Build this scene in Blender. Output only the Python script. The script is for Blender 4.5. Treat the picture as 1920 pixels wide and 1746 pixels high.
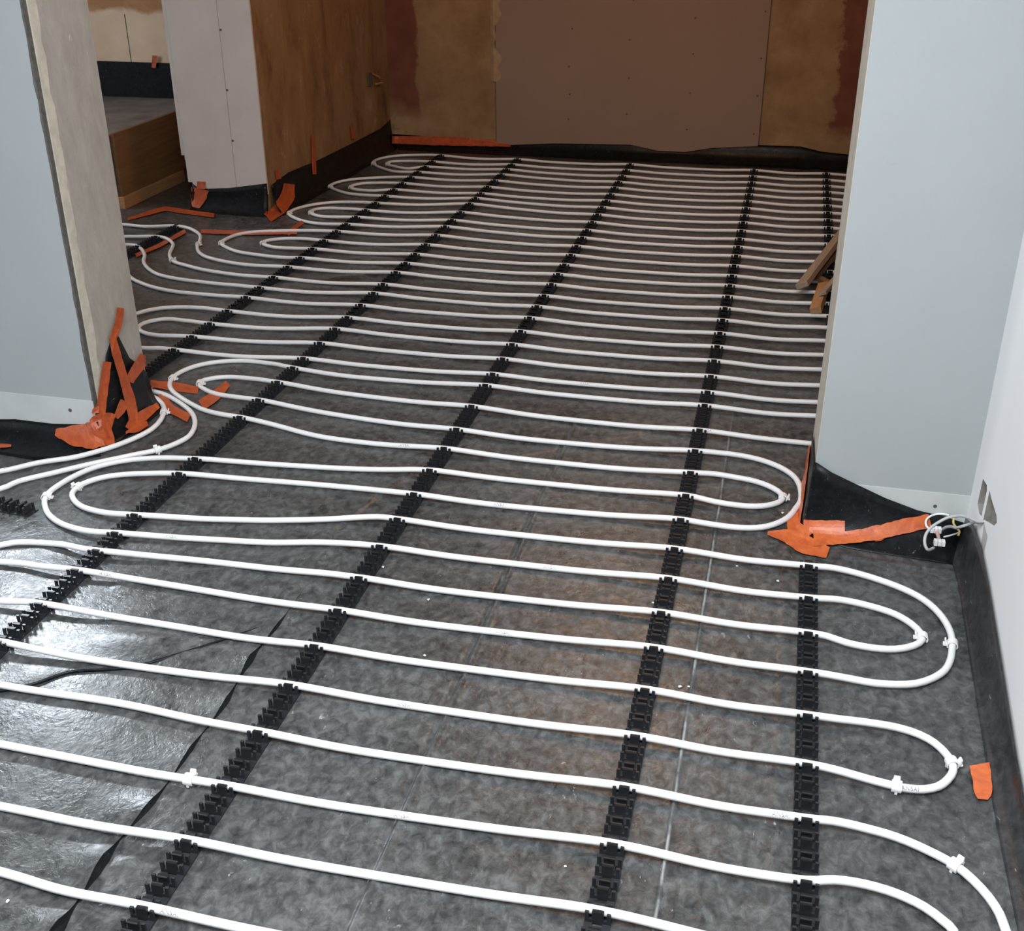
import bpy, bmesh, math, random
import numpy as np
from mathutils import Vector, Matrix

for o in list(bpy.data.objects):
    bpy.data.objects.remove(o, do_unlink=True)
SC = bpy.context.scene
COL = SC.collection

# ------------------------------------------------------------------ camera
cd = bpy.data.cameras.new('camera')
cam = bpy.data.objects.new('camera', cd)
COL.objects.link(cam)
cd.sensor_fit = 'HORIZONTAL'
cd.sensor_width = 36.0
cd.lens = 2163.37 / 1920 * 36.0
cd.clip_start = 0.05
cam.matrix_world = Matrix(((0.973709, -0.100102, 0.204623, 0), (0.227778, 0.438925, -0.869173, 0),
                           (-0.002808, 0.892930, 0.450187, 1.4940), (0, 0, 0, 1)))
SC.camera = cam

# ------------------------------------------------------------------ world, lights, exposure
SC.view_settings.view_transform = 'Standard'
SC.view_settings.look = 'None'
SC.view_settings.gamma = 1.0
SC.view_settings.use_curve_mapping = False
SC.view_settings.exposure = 0.0
w = bpy.data.worlds.new('sky'); SC.world = w; w.use_nodes = True
w.node_tree.nodes['Background'].inputs[0].default_value = (0.62, 0.76, 1.0, 1)
w.node_tree.nodes['Background'].inputs[1].default_value = 1.0


def area(name, loc, direction, sx, sy, power, color):
    ld = bpy.data.lights.new(name, 'AREA')
    ld.shape = 'RECTANGLE'; ld.size = sx; ld.size_y = sy; ld.energy = power; ld.color = color
    o = bpy.data.objects.new(name, ld); COL.objects.link(o)
    o.location = loc
    o.rotation_euler = Vector(direction).to_track_quat('-Z', 'Z').to_euler()
    return o


# daylight through the patio doors, the rooflight and the windows of the place
area('patio_daylight', (-4.66, 0.0, 1.15), (1, 0, 0), 3.6, 2.0, 48, (0.88, 0.95, 1.0))
area('rooflight_daylight', (-0.55, 0.5, 2.56), (0, 0, -1), 1.5, 1.6, 128, (0.945, 0.975, 1.0))
area('left_room_daylight', (-5.55, 4.4, 1.45), (1, 0, 0), 1.6, 1.3, 44, (0.98, 0.97, 1.0))
area('added_sheen_light', (-2.22, 2.685, 0.70), (0.6, -0.66, -0.50), 0.14, 0.10, 1.9, (0.85, 0.93, 1.0)).data.spread = math.radians(75)  # added light, out of view, to make the bright reflection on the floor
ld = bpy.data.lights.new('added_warm_fill', 'POINT'); ld.energy = 36; ld.color = (1.0, 0.54, 0.27); ld.shadow_soft_size = 0.28  # added unseen fill that gives the far room its warm brown tint
lo = bpy.data.objects.new('added_warm_fill', ld); COL.objects.link(lo); lo.location = (-0.6, 4.9, 2.25)

# ------------------------------------------------------------------ measured data (metres)
# black sheet upstands: rows of (base x, base y, wall x, wall y, top height)
SKIRTS = {
 'pier': [(.130,2.95,.146,2.95,.16),(.126,2.72,.146,2.712,.186),(.150,2.655,.152,2.704,.190),(.19,2.64,.192,2.705,.166),(.25,2.62,.247,2.705,.143),(.33,2.61,.33,2.705,.109),(.411,2.605,.411,2.705,.084),(.47,2.60,.47,2.705,.075),(.524,2.60,.524,2.705,.063)],
 'right': [(.500,2.70,.524,2.69,.085),(.497,2.598,.524,2.588,.122),(.500,2.483,.524,2.475,.135),(.495,2.28,.524,2.326,.126),(.490,2.084,.524,2.153,.103),(.486,1.912,.524,1.986,.079),(.482,1.75,.524,1.832,.055),(.482,1.60,.524,1.70,.045),(.485,1.0,.524,1.0,.05),(.485,-2.5,.524,-2.5,.05)],
 'back': [(-2.38,7.02,-2.445,7.11,.080),(-2.0,7.01,-2.0,7.11,.070),(-1.712,7.01,-1.712,7.11,.045),(-1.4,7.0,-1.4,7.11,.070),(-.927,7.0,-.927,7.11,.083),(-.759,7.0,-.759,7.11,.052),(-.595,7.0,-.595,7.11,.052),(-.434,7.0,-.434,7.11,.085),(-.178,7.0,-.178,7.11,.108),(.075,6.99,.075,7.11,.110),(.203,6.98,.203,7.11,.085),(.36,6.97,.36,7.11,.075),(1.05,6.97,1.05,7.11,.08)],
 'side': [(-2.44,5.36,-2.515,5.40,.14),(-2.43,5.6,-2.508,5.61,.160),(-2.42,5.97,-2.495,5.97,.146),(-2.41,6.46,-2.477,6.46,.143),(-2.40,6.92,-2.459,6.92,.146),(-2.39,7.06,-2.452,7.10,.168)],
 'middle': [(-2.955,5.32,-2.935,5.37,.135),(-2.90,5.31,-2.898,5.37,.113),(-2.854,5.31,-2.854,5.37,.113),(-2.735,5.30,-2.735,5.37,.122),(-2.616,5.30,-2.616,5.37,.141),(-2.515,5.31,-2.522,5.37,.156)],
 'left': [(-4.55,2.62,-4.55,2.73,.06),(-2.5,2.62,-2.5,2.73,.06),(-2.23,2.63,-2.23,2.73,.058),(-2.17,2.62,-2.174,2.73,.064),(-2.049,2.61,-2.049,2.73,.062),(-1.96,2.63,-1.95,2.73,.07),(-1.866,2.672,-1.893,2.729,.085)],
 'reveal': [(-1.868,2.690,-1.897,2.731,.085),(-1.868,2.725,-1.8962,2.742,.095),(-1.868,2.76,-1.8962,2.762,.130),(-1.862,2.80,-1.8962,2.80,.20),(-1.856,2.83,-1.8962,2.83,.255),(-1.85,2.88,-1.8962,2.886,.305),(-1.85,2.91,-1.8962,2.91,.284),(-1.85,2.95,-1.8962,2.948,.201),(-1.85,3.0,-1.8962,3.0,.156),(-1.85,3.04,-1.8962,3.03,.12)],
}
def skirt_grid(rows, step=.06, m=10):
    out=[]; L=[]
    for a,b in zip(rows[:-1],rows[1:]):
        n=max(1,int(((a[2]-b[2])**2+(a[3]-b[3])**2)**.5/step))
        L+=[tuple(a[i]+(b[i]-a[i])*k/n for i in range(5)) for k in range(n)]
    L.append(rows[-1])
    for bx,by,wx,wy,h in L:
        r=[]
        for j in range(m+1):
            t=j/m; a=(1-t)**2; b=2*t*(1-t); c=t*t
            cx,cy=bx*.15+wx*.85,by*.15+wy*.85
            r.append((a*bx+b*cx+c*wx,a*by+b*cy+c*wy,a*.0015+b*.004+c*h))
        out.append(r)
    return out
CIRCUITS = [
 [(-4.100,4.550),(-3.300,4.550),(-2.950,4.500),(-2.629,4.210),(-2.577,4.175),(-2.488,4.129),(-2.379,4.099),(-2.249,4.088),(-2.120,4.074),(-2.046,4.068),(-1.566,4.079),(-0.888,4.078),(-0.172,4.068),(0.231,4.074),(0.520,4.074),(0.571,4.052),(0.593,4.001),(0.571,3.950),(0.520,3.928),(0.231,3.928),(-0.172,3.927),(-0.888,3.927),(-1.566,3.930),(-2.046,3.900),(-2.167,3.924),(-2.257,3.924),(-2.331,3.896),(-2.377,3.850),(-2.392,3.818),(-2.460,3.760),(-2.500,3.670),(-2.450,3.570),(-2.180,3.476),(-2.105,3.479),(-2.046,3.472),(-1.566,3.495),(-0.888,3.501),(-0.172,3.505),(0.231,3.503),(0.520,3.505),(0.559,3.489),(0.575,3.450),(0.559,3.411),(0.520,3.394),(0.231,3.394),(-0.172,3.395),(-0.888,3.401),(-1.566,3.404),(-1.664,3.442),(-1.770,3.448),(-1.860,3.416),(-1.913,3.366),(-1.938,3.303),(-1.939,3.247),(-1.920,3.193),(-1.887,3.148),(-1.835,3.105),(-1.766,3.058),(-1.700,3.021),(-1.630,2.995),(-1.566,2.985),(-1.425,2.961),(-1.275,2.925),(-1.140,2.915),(-1.009,2.913),(-0.888,2.913),(-0.172,2.917),(-0.108,2.927),(-0.050,2.926),(0.007,2.918),(0.054,2.892),(0.080,2.858),(0.081,2.825),(0.057,2.795),(0.014,2.772),(-0.041,2.764),(-0.096,2.765),(-0.142,2.774),(-0.172,2.778),(-0.888,2.769),(-1.000,2.756),(-1.159,2.738),(-1.363,2.718),(-1.566,2.689),(-1.697,2.674),(-1.771,2.647),(-1.829,2.594),(-1.858,2.534),(-1.871,2.472),(-1.872,2.420),(-1.859,2.382),(-1.835,2.348),(-1.801,2.313),(-1.750,2.280),(-1.695,2.259),(-1.639,2.248),(-1.566,2.252),(-1.319,2.290),(-1.181,2.307),(-1.042,2.335),(-0.888,2.340),(-0.172,2.351),(0.152,2.340),(0.226,2.351),(0.295,2.344),(0.344,2.327),(0.378,2.297),(0.397,2.260),(0.396,2.236),(0.376,2.210),(0.336,2.187),(0.288,2.178),(0.232,2.181),(0.191,2.194),(0.152,2.196),(-0.172,2.204),(-0.888,2.190),(-0.987,2.195),(-1.130,2.193),(-1.339,2.187),(-1.566,2.163),(-1.607,2.164),(-1.674,2.176),(-1.752,2.174),(-1.804,2.163),(-1.830,2.144),(-2.020,2.084),(-2.140,1.964),(-2.100,1.888),(-1.920,1.808),(-1.566,1.768),(-0.888,1.768),(-0.172,1.769),(0.152,1.761),(0.202,1.758),(0.258,1.750),(0.313,1.744),(0.335,1.744),(0.362,1.749),(0.388,1.763),(0.406,1.785),(0.419,1.813),(0.419,1.836),(0.411,1.860),(0.393,1.887),(0.366,1.906),(0.323,1.917),(0.264,1.916),(0.205,1.910),(0.152,1.908),(-0.172,1.917),(-0.888,1.908),(-1.003,1.908),(-1.266,1.919),(-1.566,1.921),(-1.600,1.920),(-1.670,1.914),(-1.880,1.924),(-1.970,1.964),(-1.970,2.023),(-1.880,2.068),(-1.781,2.073),(-1.725,2.076),(-1.664,2.071),(-1.566,2.070),(-1.349,2.072),(-1.070,2.058),(-0.888,2.049),(-0.172,2.066),(0.152,2.052),(0.190,2.052),(0.238,2.051),(0.284,2.051),(0.332,2.059),(0.370,2.072),(0.405,2.098),(0.434,2.134),(0.448,2.170),(0.454,2.197),(0.461,2.257),(0.455,2.315),(0.434,2.373),(0.401,2.418),(0.352,2.452),(0.282,2.478),(0.211,2.489),(0.152,2.483),(-0.172,2.492),(-0.888,2.481),(-0.946,2.483),(-1.087,2.449),(-1.228,2.413),(-1.339,2.392),(-1.566,2.349),(-1.638,2.345),(-1.692,2.354),(-1.740,2.371),(-1.780,2.399),(-1.808,2.434),(-1.814,2.471),(-1.802,2.507),(-1.771,2.543),(-1.724,2.565),(-1.646,2.581),(-1.566,2.593),(-1.320,2.622),(-1.079,2.633),(-0.888,2.623),(-0.172,2.643),(-0.122,2.640),(-0.069,2.640),(-0.016,2.646),(0.036,2.664),(0.077,2.700),(0.105,2.745),(0.118,2.787),(0.129,2.824),(0.131,2.878),(0.123,2.940),(0.108,2.980),(0.073,3.023),(0.021,3.055),(-0.039,3.069),(-0.119,3.065),(-0.172,3.060),(-0.888,3.049),(-1.566,3.123),(-1.648,3.134),(-1.732,3.154),(-1.785,3.181),(-1.819,3.209),(-1.831,3.244),(-1.810,3.273),(-1.761,3.297),(-1.673,3.293),(-1.566,3.274),(-0.888,3.226),(-0.172,3.206),(0.540,3.226),(0.688,3.288),(0.749,3.436),(0.688,3.584),(0.540,3.645),(0.231,3.645),(-0.172,3.643),(-0.888,3.644),(-1.566,3.649),(-2.046,3.609),(-2.108,3.608),(-2.186,3.608),(-2.246,3.623),(-2.287,3.652),(-2.309,3.688),(-2.308,3.726),(-2.286,3.759),(-2.243,3.786),(-2.147,3.771),(-2.046,3.751),(-1.566,3.802),(-0.888,3.788),(-0.172,3.787),(0.231,3.789),(0.540,3.787),(0.691,3.850),(0.754,4.001),(0.691,4.152),(0.540,4.214),(0.231,4.217),(-0.172,4.214),(-0.888,4.214),(-1.566,4.231),(-2.046,4.196),(-2.192,4.224),(-2.325,4.239),(-2.464,4.260),(-2.559,4.295),(-2.641,4.360),(-2.714,4.449),(-2.764,4.547),(-2.816,4.613),(-2.864,4.649),(-2.903,4.656),(-3.400,4.656),(-4.100,4.656)],
 [(-4.100,5.013),(-3.101,4.993),(-2.989,4.977),(-2.859,4.997),(-2.788,4.988),(-2.728,4.957),(-2.678,4.910),(-2.635,4.830),(-2.594,4.721),(-2.538,4.632),(-2.475,4.578),(-2.373,4.534),(-2.262,4.507),(-2.125,4.494),(-2.046,4.489),(-1.566,4.517),(-0.888,4.500),(-0.172,4.498),(0.231,4.499),(0.520,4.499),(0.570,4.520),(0.591,4.570),(0.570,4.620),(0.520,4.640),(0.231,4.640),(-0.172,4.644),(-0.888,4.641),(-1.566,4.652),(-2.046,4.629),(-2.116,4.625),(-2.264,4.657),(-2.380,4.688),(-2.469,4.749),(-2.514,4.797),(-2.520,4.856),(-2.502,4.949),(-2.444,5.010),(-2.336,5.054),(-2.203,5.080),(-2.046,5.076),(-1.566,5.113),(-0.888,5.075),(-0.172,5.077),(0.231,5.074),(0.520,5.075),(0.571,5.096),(0.592,5.147),(0.571,5.198),(0.520,5.219),(0.231,5.220),(-0.172,5.221),(-0.888,5.218),(-1.566,5.269),(-2.046,5.206),(-2.164,5.206),(-2.266,5.238),(-2.346,5.289),(-2.412,5.358),(-2.426,5.411),(-2.412,5.487),(-2.357,5.578),(-2.258,5.643),(-2.142,5.649),(-2.046,5.636),(-1.566,5.725),(-0.888,5.651),(-0.172,5.653),(0.231,5.646),(0.520,5.651),(0.571,5.672),(0.592,5.723),(0.571,5.774),(0.520,5.795),(0.231,5.792),(-0.172,5.793),(-0.888,5.797),(-1.566,5.844),(-2.046,5.787),(-2.159,5.804),(-2.285,5.842),(-2.373,5.903),(-2.428,5.962),(-2.435,6.025),(-2.397,6.120),(-2.313,6.190),(-2.186,6.234),(-2.046,6.238),(-1.566,6.259),(-0.888,6.233),(-0.172,6.234),(0.231,6.232),(0.520,6.232),(0.571,6.254),(0.592,6.305),(0.571,6.356),(0.520,6.377),(0.231,6.377),(-0.172,6.377),(-0.888,6.375),(-1.566,6.414),(-2.046,6.372),(-2.176,6.379),(-2.287,6.456),(-2.367,6.535),(-2.398,6.586),(-2.405,6.670),(-2.372,6.755),(-2.296,6.825),(-2.169,6.851),(-2.046,6.837),(-1.566,6.831),(-0.888,6.835),(-0.172,6.833),(0.231,6.832),(0.520,6.832),(0.576,6.809),(0.600,6.752),(0.576,6.696),(0.520,6.672),(0.231,6.670),(-0.172,6.672),(-0.888,6.675),(-1.566,6.680),(-2.046,6.657),(-2.203,6.673),(-2.299,6.647),(-2.310,6.584),(-2.239,6.521),(-2.140,6.478),(-2.046,6.515),(-1.566,6.548),(-0.888,6.521),(-0.172,6.521),(0.231,6.519),(0.540,6.520),(0.694,6.456),(0.758,6.302),(0.694,6.148),(0.540,6.085),(0.231,6.080),(-0.172,6.085),(-0.888,6.083),(-1.566,6.103),(-2.046,6.087),(-2.180,6.094),(-2.271,6.073),(-2.316,6.012),(-2.301,5.951),(-2.242,5.923),(-2.157,5.908),(-2.046,5.935),(-1.566,5.954),(-0.888,5.939),(-0.172,5.938),(0.231,5.934),(0.540,5.937),(0.694,5.874),(0.757,5.720),(0.694,5.567),(0.540,5.503),(0.231,5.505),(-0.172,5.501),(-0.888,5.503),(-1.566,5.549),(-2.046,5.485),(-2.164,5.517),(-2.256,5.519),(-2.318,5.479),(-2.323,5.420),(-2.294,5.383),(-2.235,5.350),(-2.143,5.340),(-2.046,5.343),(-1.566,5.391),(-0.888,5.352),(-0.172,5.354),(0.231,5.357),(0.540,5.356),(0.691,5.293),(0.753,5.142),(0.691,4.992),(0.540,4.929),(0.231,4.928),(-0.172,4.925),(-0.888,4.931),(-1.566,4.950),(-2.046,4.913),(-2.165,4.937),(-2.260,4.928),(-2.318,4.888),(-2.330,4.850),(-2.308,4.819),(-2.238,4.785),(-2.147,4.775),(-2.046,4.773),(-1.566,4.793),(-0.888,4.782),(-0.172,4.780),(0.231,4.785),(0.540,4.782),(0.692,4.719),(0.755,4.566),(0.692,4.414),(0.540,4.351),(0.231,4.349),(-0.172,4.352),(-0.888,4.349),(-1.566,4.350),(-2.046,4.338),(-2.155,4.347),(-2.296,4.374),(-2.407,4.401),(-2.505,4.441),(-2.589,4.485),(-2.654,4.572),(-2.696,4.676),(-2.727,4.740),(-2.776,4.786),(-2.828,4.804),(-2.919,4.799),(-2.982,4.795),(-4.100,4.805)],
 [(-3.400,3.270),(-2.500,3.260),(-2.050,3.180),(-1.959,3.136),(-1.895,3.114),(-1.823,3.069),(-1.752,3.010),(-1.706,2.951),(-1.679,2.891),(-1.669,2.835),(-1.683,2.784),(-1.714,2.731),(-1.774,2.678),(-1.854,2.608),(-1.929,2.532),(-1.995,2.463),(-2.017,2.413),(-2.300,2.300),(-2.420,2.100),(-2.380,1.750),(-2.100,1.683),(-1.481,1.643),(-1.188,1.643),(-0.888,1.617),(-0.172,1.624),(0.152,1.616),(0.200,1.621),(0.253,1.619),(0.305,1.612),(0.355,1.594),(0.398,1.570),(0.425,1.541),(0.445,1.509),(0.457,1.477),(0.462,1.444),(0.500,1.280),(0.490,1.160),(0.420,1.100),(0.250,1.085),(-0.172,1.166),(-0.888,1.174),(-1.040,1.179),(-1.169,1.193),(-1.750,1.213),(-1.830,1.263),(-1.750,1.320),(-1.265,1.330),(-1.090,1.325),(-0.888,1.323),(-0.172,1.331),(0.150,1.321),(0.300,1.331),(0.375,1.381),(0.381,1.425),(0.367,1.442),(0.340,1.464),(0.297,1.481),(0.248,1.487),(0.198,1.483),(0.152,1.470),(-0.172,1.480),(-0.888,1.463),(-1.135,1.472),(-1.368,1.479),(-2.200,1.499),(-2.520,1.720),(-2.580,2.050),(-2.420,2.330),(-2.083,2.507),(-2.008,2.580),(-1.923,2.638),(-1.860,2.716),(-1.822,2.790),(-1.805,2.852),(-1.806,2.904),(-1.822,2.966),(-1.849,3.020),(-1.887,3.063),(-1.926,3.090),(-2.000,3.100),(-2.500,3.160),(-3.400,3.170)],
]
TAPES = {
 'tape_pier_edge': [[(0.1408,2.9207,0.1307),(0.1495,3.0428,0.0782),(0.1529,3.1515,0.0276),(0.1526,3.1875,0.0109),(0.1508,3.1921,0.0088)],[(0.1405,2.9182,0.1206),(0.1402,2.9481,0.1066),(0.1504,3.1033,0.0381),(0.1512,3.1611,0.0110),(0.1498,3.1726,0.0057)],[(0.1402,2.9092,0.1136),(0.1398,2.9405,0.0989),(0.1489,3.0756,0.0392),(0.1497,3.1355,0.0108),(0.1482,3.1481,0.0050)],[(0.1400,2.8996,0.1069),(0.1395,2.9322,0.0914),(0.1475,3.0507,0.0391),(0.1481,3.1094,0.0111),(0.1464,3.1226,0.0049)],[(0.1397,2.8873,0.1015),(0.1391,2.9230,0.0844),(0.1456,3.0136,0.0451),(0.1461,3.0764,0.0149),(0.1445,3.0957,0.0057)],[(0.1394,2.8766,0.0953),(0.1387,2.9132,0.0777),(0.1378,2.9487,0.0606),(0.1438,3.0348,0.0230),(0.1426,3.0660,0.0080)],[(0.1390,2.8691,0.0877),(0.1381,2.9041,0.0707),(0.1372,2.9386,0.0540),(0.1424,3.0084,0.0240),(0.1411,3.0404,0.0085)],[(0.1385,2.8627,0.0796),(0.1375,2.8949,0.0638),(0.1366,2.9283,0.0475),(0.1410,2.9815,0.0255),(0.1397,3.0125,0.0103)],[(0.1381,2.8487,0.0752),(0.1370,2.8832,0.0583),(0.1358,2.9153,0.0425),(0.1344,2.9456,0.0278),(0.1376,2.9801,0.0145)],[(0.1377,2.8379,0.0693),(0.1365,2.8718,0.0525),(0.1351,2.9025,0.0374),(0.1335,2.9305,0.0237),(0.1360,2.9548,0.0154)],[(0.1370,2.8332,0.0605),(0.1357,2.8613,0.0466),(0.1343,2.8889,0.0327),(0.1327,2.9127,0.0210),(0.1307,2.9295,0.0131)],[(0.1366,2.8171,0.0574),(0.1351,2.8479,0.0419),(0.1335,2.8745,0.0287),(0.1315,2.8957,0.0185),(0.1294,2.9089,0.0126)],[(0.1359,2.8084,0.0506),(0.1343,2.8352,0.0370),(0.1326,2.8597,0.0248),(0.1307,2.8788,0.0155),(0.1285,2.8901,0.0106)],[(0.1354,2.7951,0.0463),(0.1336,2.8213,0.0329),(0.1317,2.8442,0.0213),(0.1296,2.8615,0.0129),(0.1272,2.8713,0.0087)],[(0.1347,2.7815,0.0421),(0.1329,2.8068,0.0293),(0.1309,2.8282,0.0186),(0.1288,2.8438,0.0114),(0.1274,2.8526,0.0085)],[(0.1340,2.7683,0.0375),(0.1321,2.7925,0.0253),(0.1300,2.8122,0.0156),(0.1278,2.8259,0.0094),(0.1264,2.8336,0.0073)],[(0.1332,2.7579,0.0318),(0.1310,2.7793,0.0212),(0.1288,2.7970,0.0130),(0.1274,2.8091,0.0086),(0.1270,2.8152,0.0067)],[(0.1322,2.7450,0.0273),(0.1297,2.7654,0.0173),(0.1272,2.7811,0.0102),(0.1254,2.7913,0.0069),(0.1246,2.7960,0.0057)],[(0.1310,2.7347,0.0217),(0.1282,2.7514,0.0136),(0.1269,2.7651,0.0091),(0.1261,2.7728,0.0063),(0.1225,2.7761,0.0050)],[(0.1303,2.7192,0.0192),(0.1273,2.7362,0.0113),(0.1252,2.7476,0.0074),(0.1239,2.7535,0.0055),(0.1198,2.7559,0.0048)],[(0.1298,2.7124,0.0113),(0.1259,2.7230,0.0073),(0.1260,2.7304,0.0063),(0.1219,2.7339,0.0049),(0.1178,2.7355,0.0046)],[(0.1305,2.7044,0.0064),(0.1289,2.7121,0.0045),(0.1243,2.7132,0.0045),(0.1197,2.7144,0.0045),(0.1150,2.7155,0.0045)]],
 'tape_pier_flap': [[(0.0506,2.6536,0.0054),(0.0504,2.6496,0.0053),(0.0503,2.6452,0.0054),(0.0502,2.6404,0.0058),(0.0500,2.6363,0.0057)],[(0.0601,2.6567,0.0066),(0.0599,2.6514,0.0056),(0.0597,2.6448,0.0053),(0.0595,2.6377,0.0053),(0.0592,2.6307,0.0053)],[(0.0697,2.6601,0.0070),(0.0694,2.6532,0.0056),(0.0691,2.6442,0.0053),(0.0687,2.6349,0.0053),(0.0684,2.6255,0.0053)],[(0.0793,2.6636,0.0072),(0.0789,2.6549,0.0055),(0.0784,2.6437,0.0053),(0.0780,2.6320,0.0054),(0.0775,2.6208,0.0053)],[(0.0889,2.6676,0.0085),(0.0884,2.6568,0.0061),(0.0878,2.6429,0.0055),(0.0871,2.6283,0.0053),(0.0865,2.6135,0.0053)],[(0.1005,2.6692,0.0093),(0.0989,2.6570,0.0067),(0.0971,2.6412,0.0061),(0.0953,2.6249,0.0059),(0.0935,2.6095,0.0053)],[(0.1127,2.6672,0.0094),(0.1093,2.6538,0.0063),(0.1058,2.6365,0.0056),(0.1022,2.6185,0.0053),(0.0987,2.6003,0.0053)],[(0.1219,2.6624,0.0086),(0.1182,2.6485,0.0058),(0.1143,2.6305,0.0053),(0.1105,2.6118,0.0054),(0.1066,2.5935,0.0053)],[(0.1310,2.6579,0.0087),(0.1270,2.6432,0.0057),(0.1228,2.6240,0.0053),(0.1187,2.6042,0.0054),(0.1146,2.5849,0.0053)],[(0.1404,2.6542,0.0100),(0.1360,2.6382,0.0063),(0.1313,2.6175,0.0054),(0.1266,2.5956,0.0053),(0.1219,2.5738,0.0053)],[(0.1485,2.6486,0.0094),(0.1442,2.6324,0.0059),(0.1397,2.6112,0.0053),(0.1351,2.5893,0.0053),(0.1307,2.5676,0.0053)],[(0.1559,2.6431,0.0097),(0.1522,2.6268,0.0060),(0.1482,2.6055,0.0053),(0.1441,2.5832,0.0053),(0.1401,2.5611,0.0053)],[(0.1634,2.6365,0.0093),(0.1603,2.6211,0.0059),(0.1569,2.6011,0.0053),(0.1534,2.5803,0.0053),(0.1500,2.5597,0.0053)],[(0.1717,2.6296,0.0092),(0.1688,2.6153,0.0060),(0.1655,2.5967,0.0053),(0.1623,2.5773,0.0053),(0.1590,2.5580,0.0053)],[(0.1797,2.6220,0.0081),(0.1771,2.6091,0.0056),(0.1742,2.5924,0.0053),(0.1713,2.5752,0.0055),(0.1684,2.5586,0.0053)],[(0.1881,2.6157,0.0084),(0.1855,2.6036,0.0058),(0.1828,2.5881,0.0053),(0.1800,2.5719,0.0053),(0.1772,2.5557,0.0053)],[(0.1964,2.6095,0.0083),(0.1940,2.5981,0.0059),(0.1913,2.5838,0.0053),(0.1887,2.5686,0.0053),(0.1860,2.5535,0.0053)],[(0.2044,2.6035,0.0066),(0.2022,2.5926,0.0053),(0.1999,2.5795,0.0053),(0.1976,2.5666,0.0053),(0.1953,2.5538,0.0053)]],
 'tape_pier_corner': [[(0.1176,2.7757,0.0103),(0.1128,2.7733,0.0098),(0.1080,2.7698,0.0099),(0.1032,2.7662,0.0100),(0.0984,2.7634,0.0098)],[(0.1239,2.7601,0.0084),(0.1174,2.7580,0.0071),(0.1108,2.7541,0.0067),(0.1042,2.7497,0.0067),(0.0977,2.7460,0.0062)],[(0.1257,2.7376,0.0091),(0.1214,2.7375,0.0072),(0.1134,2.7336,0.0063),(0.1053,2.7280,0.0063),(0.0972,2.7228,0.0061)],[(0.1287,2.7105,0.0114),(0.1251,2.7169,0.0084),(0.1159,2.7126,0.0063),(0.1065,2.7043,0.0064),(0.0972,2.6968,0.0061)],[(0.1315,2.7035,0.0124),(0.1285,2.7029,0.0098),(0.1197,2.6938,0.0063),(0.1107,2.6787,0.0061),(0.1018,2.6634,0.0061)],[(0.1358,2.6933,0.0152),(0.1310,2.6897,0.0102),(0.1274,2.6791,0.0073),(0.1201,2.6621,0.0061),(0.1127,2.6431,0.0061)],[(0.1426,2.6778,0.0155),(0.1383,2.6756,0.0104),(0.1350,2.6657,0.0077),(0.1281,2.6498,0.0065),(0.1212,2.6326,0.0061)],[(0.1556,2.6662,0.0160),(0.1445,2.6625,0.0084),(0.1427,2.6533,0.0076),(0.1355,2.6369,0.0063),(0.1282,2.6187,0.0061)],[(0.1634,2.6613,0.0135),(0.1570,2.6554,0.0086),(0.1504,2.6434,0.0061),(0.1430,2.6249,0.0061),(0.1358,2.6066,0.0061)]],
 'tape_pier_square': [[(0.1373,2.6878,0.0328),(0.1377,2.6834,0.0249),(0.1382,2.6781,0.0178),(0.1389,2.6719,0.0119),(0.1411,2.6661,0.0075)],[(0.1525,2.6774,0.0389),(0.1527,2.6741,0.0306),(0.1529,2.6705,0.0229),(0.1533,2.6649,0.0149),(0.1535,2.6594,0.0104)],[(0.1621,2.6769,0.0393),(0.1623,2.6732,0.0314),(0.1625,2.6692,0.0242),(0.1629,2.6637,0.0165),(0.1631,2.6580,0.0110)],[(0.1717,2.6769,0.0408),(0.1719,2.6728,0.0328),(0.1721,2.6684,0.0253),(0.1723,2.6632,0.0184),(0.1727,2.6574,0.0123)],[(0.1810,2.6767,0.0427),(0.1815,2.6722,0.0338),(0.1816,2.6677,0.0263),(0.1818,2.6624,0.0195),(0.1822,2.6565,0.0134)],[(0.1902,2.6757,0.0426),(0.1910,2.6714,0.0343),(0.1915,2.6670,0.0272),(0.1919,2.6620,0.0209),(0.1923,2.6563,0.0148)],[(0.1993,2.6759,0.0444),(0.2003,2.6714,0.0358),(0.2010,2.6668,0.0286),(0.2017,2.6615,0.0220),(0.2024,2.6555,0.0157)],[(0.2089,2.6759,0.0456),(0.2098,2.6712,0.0370),(0.2105,2.6666,0.0299),(0.2111,2.6613,0.0234),(0.2119,2.6547,0.0163)],[(0.2183,2.6762,0.0473),(0.2192,2.6713,0.0385),(0.2199,2.6665,0.0311),(0.2206,2.6611,0.0244),(0.2213,2.6551,0.0180)],[(0.2279,2.6754,0.0471),(0.2288,2.6709,0.0390),(0.2294,2.6665,0.0325),(0.2300,2.6614,0.0263),(0.2307,2.6552,0.0196)],[(0.2374,2.6754,0.0483),(0.2382,2.6708,0.0403),(0.2388,2.6664,0.0338),(0.2394,2.6613,0.0276),(0.2401,2.6550,0.0208)]],
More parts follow.
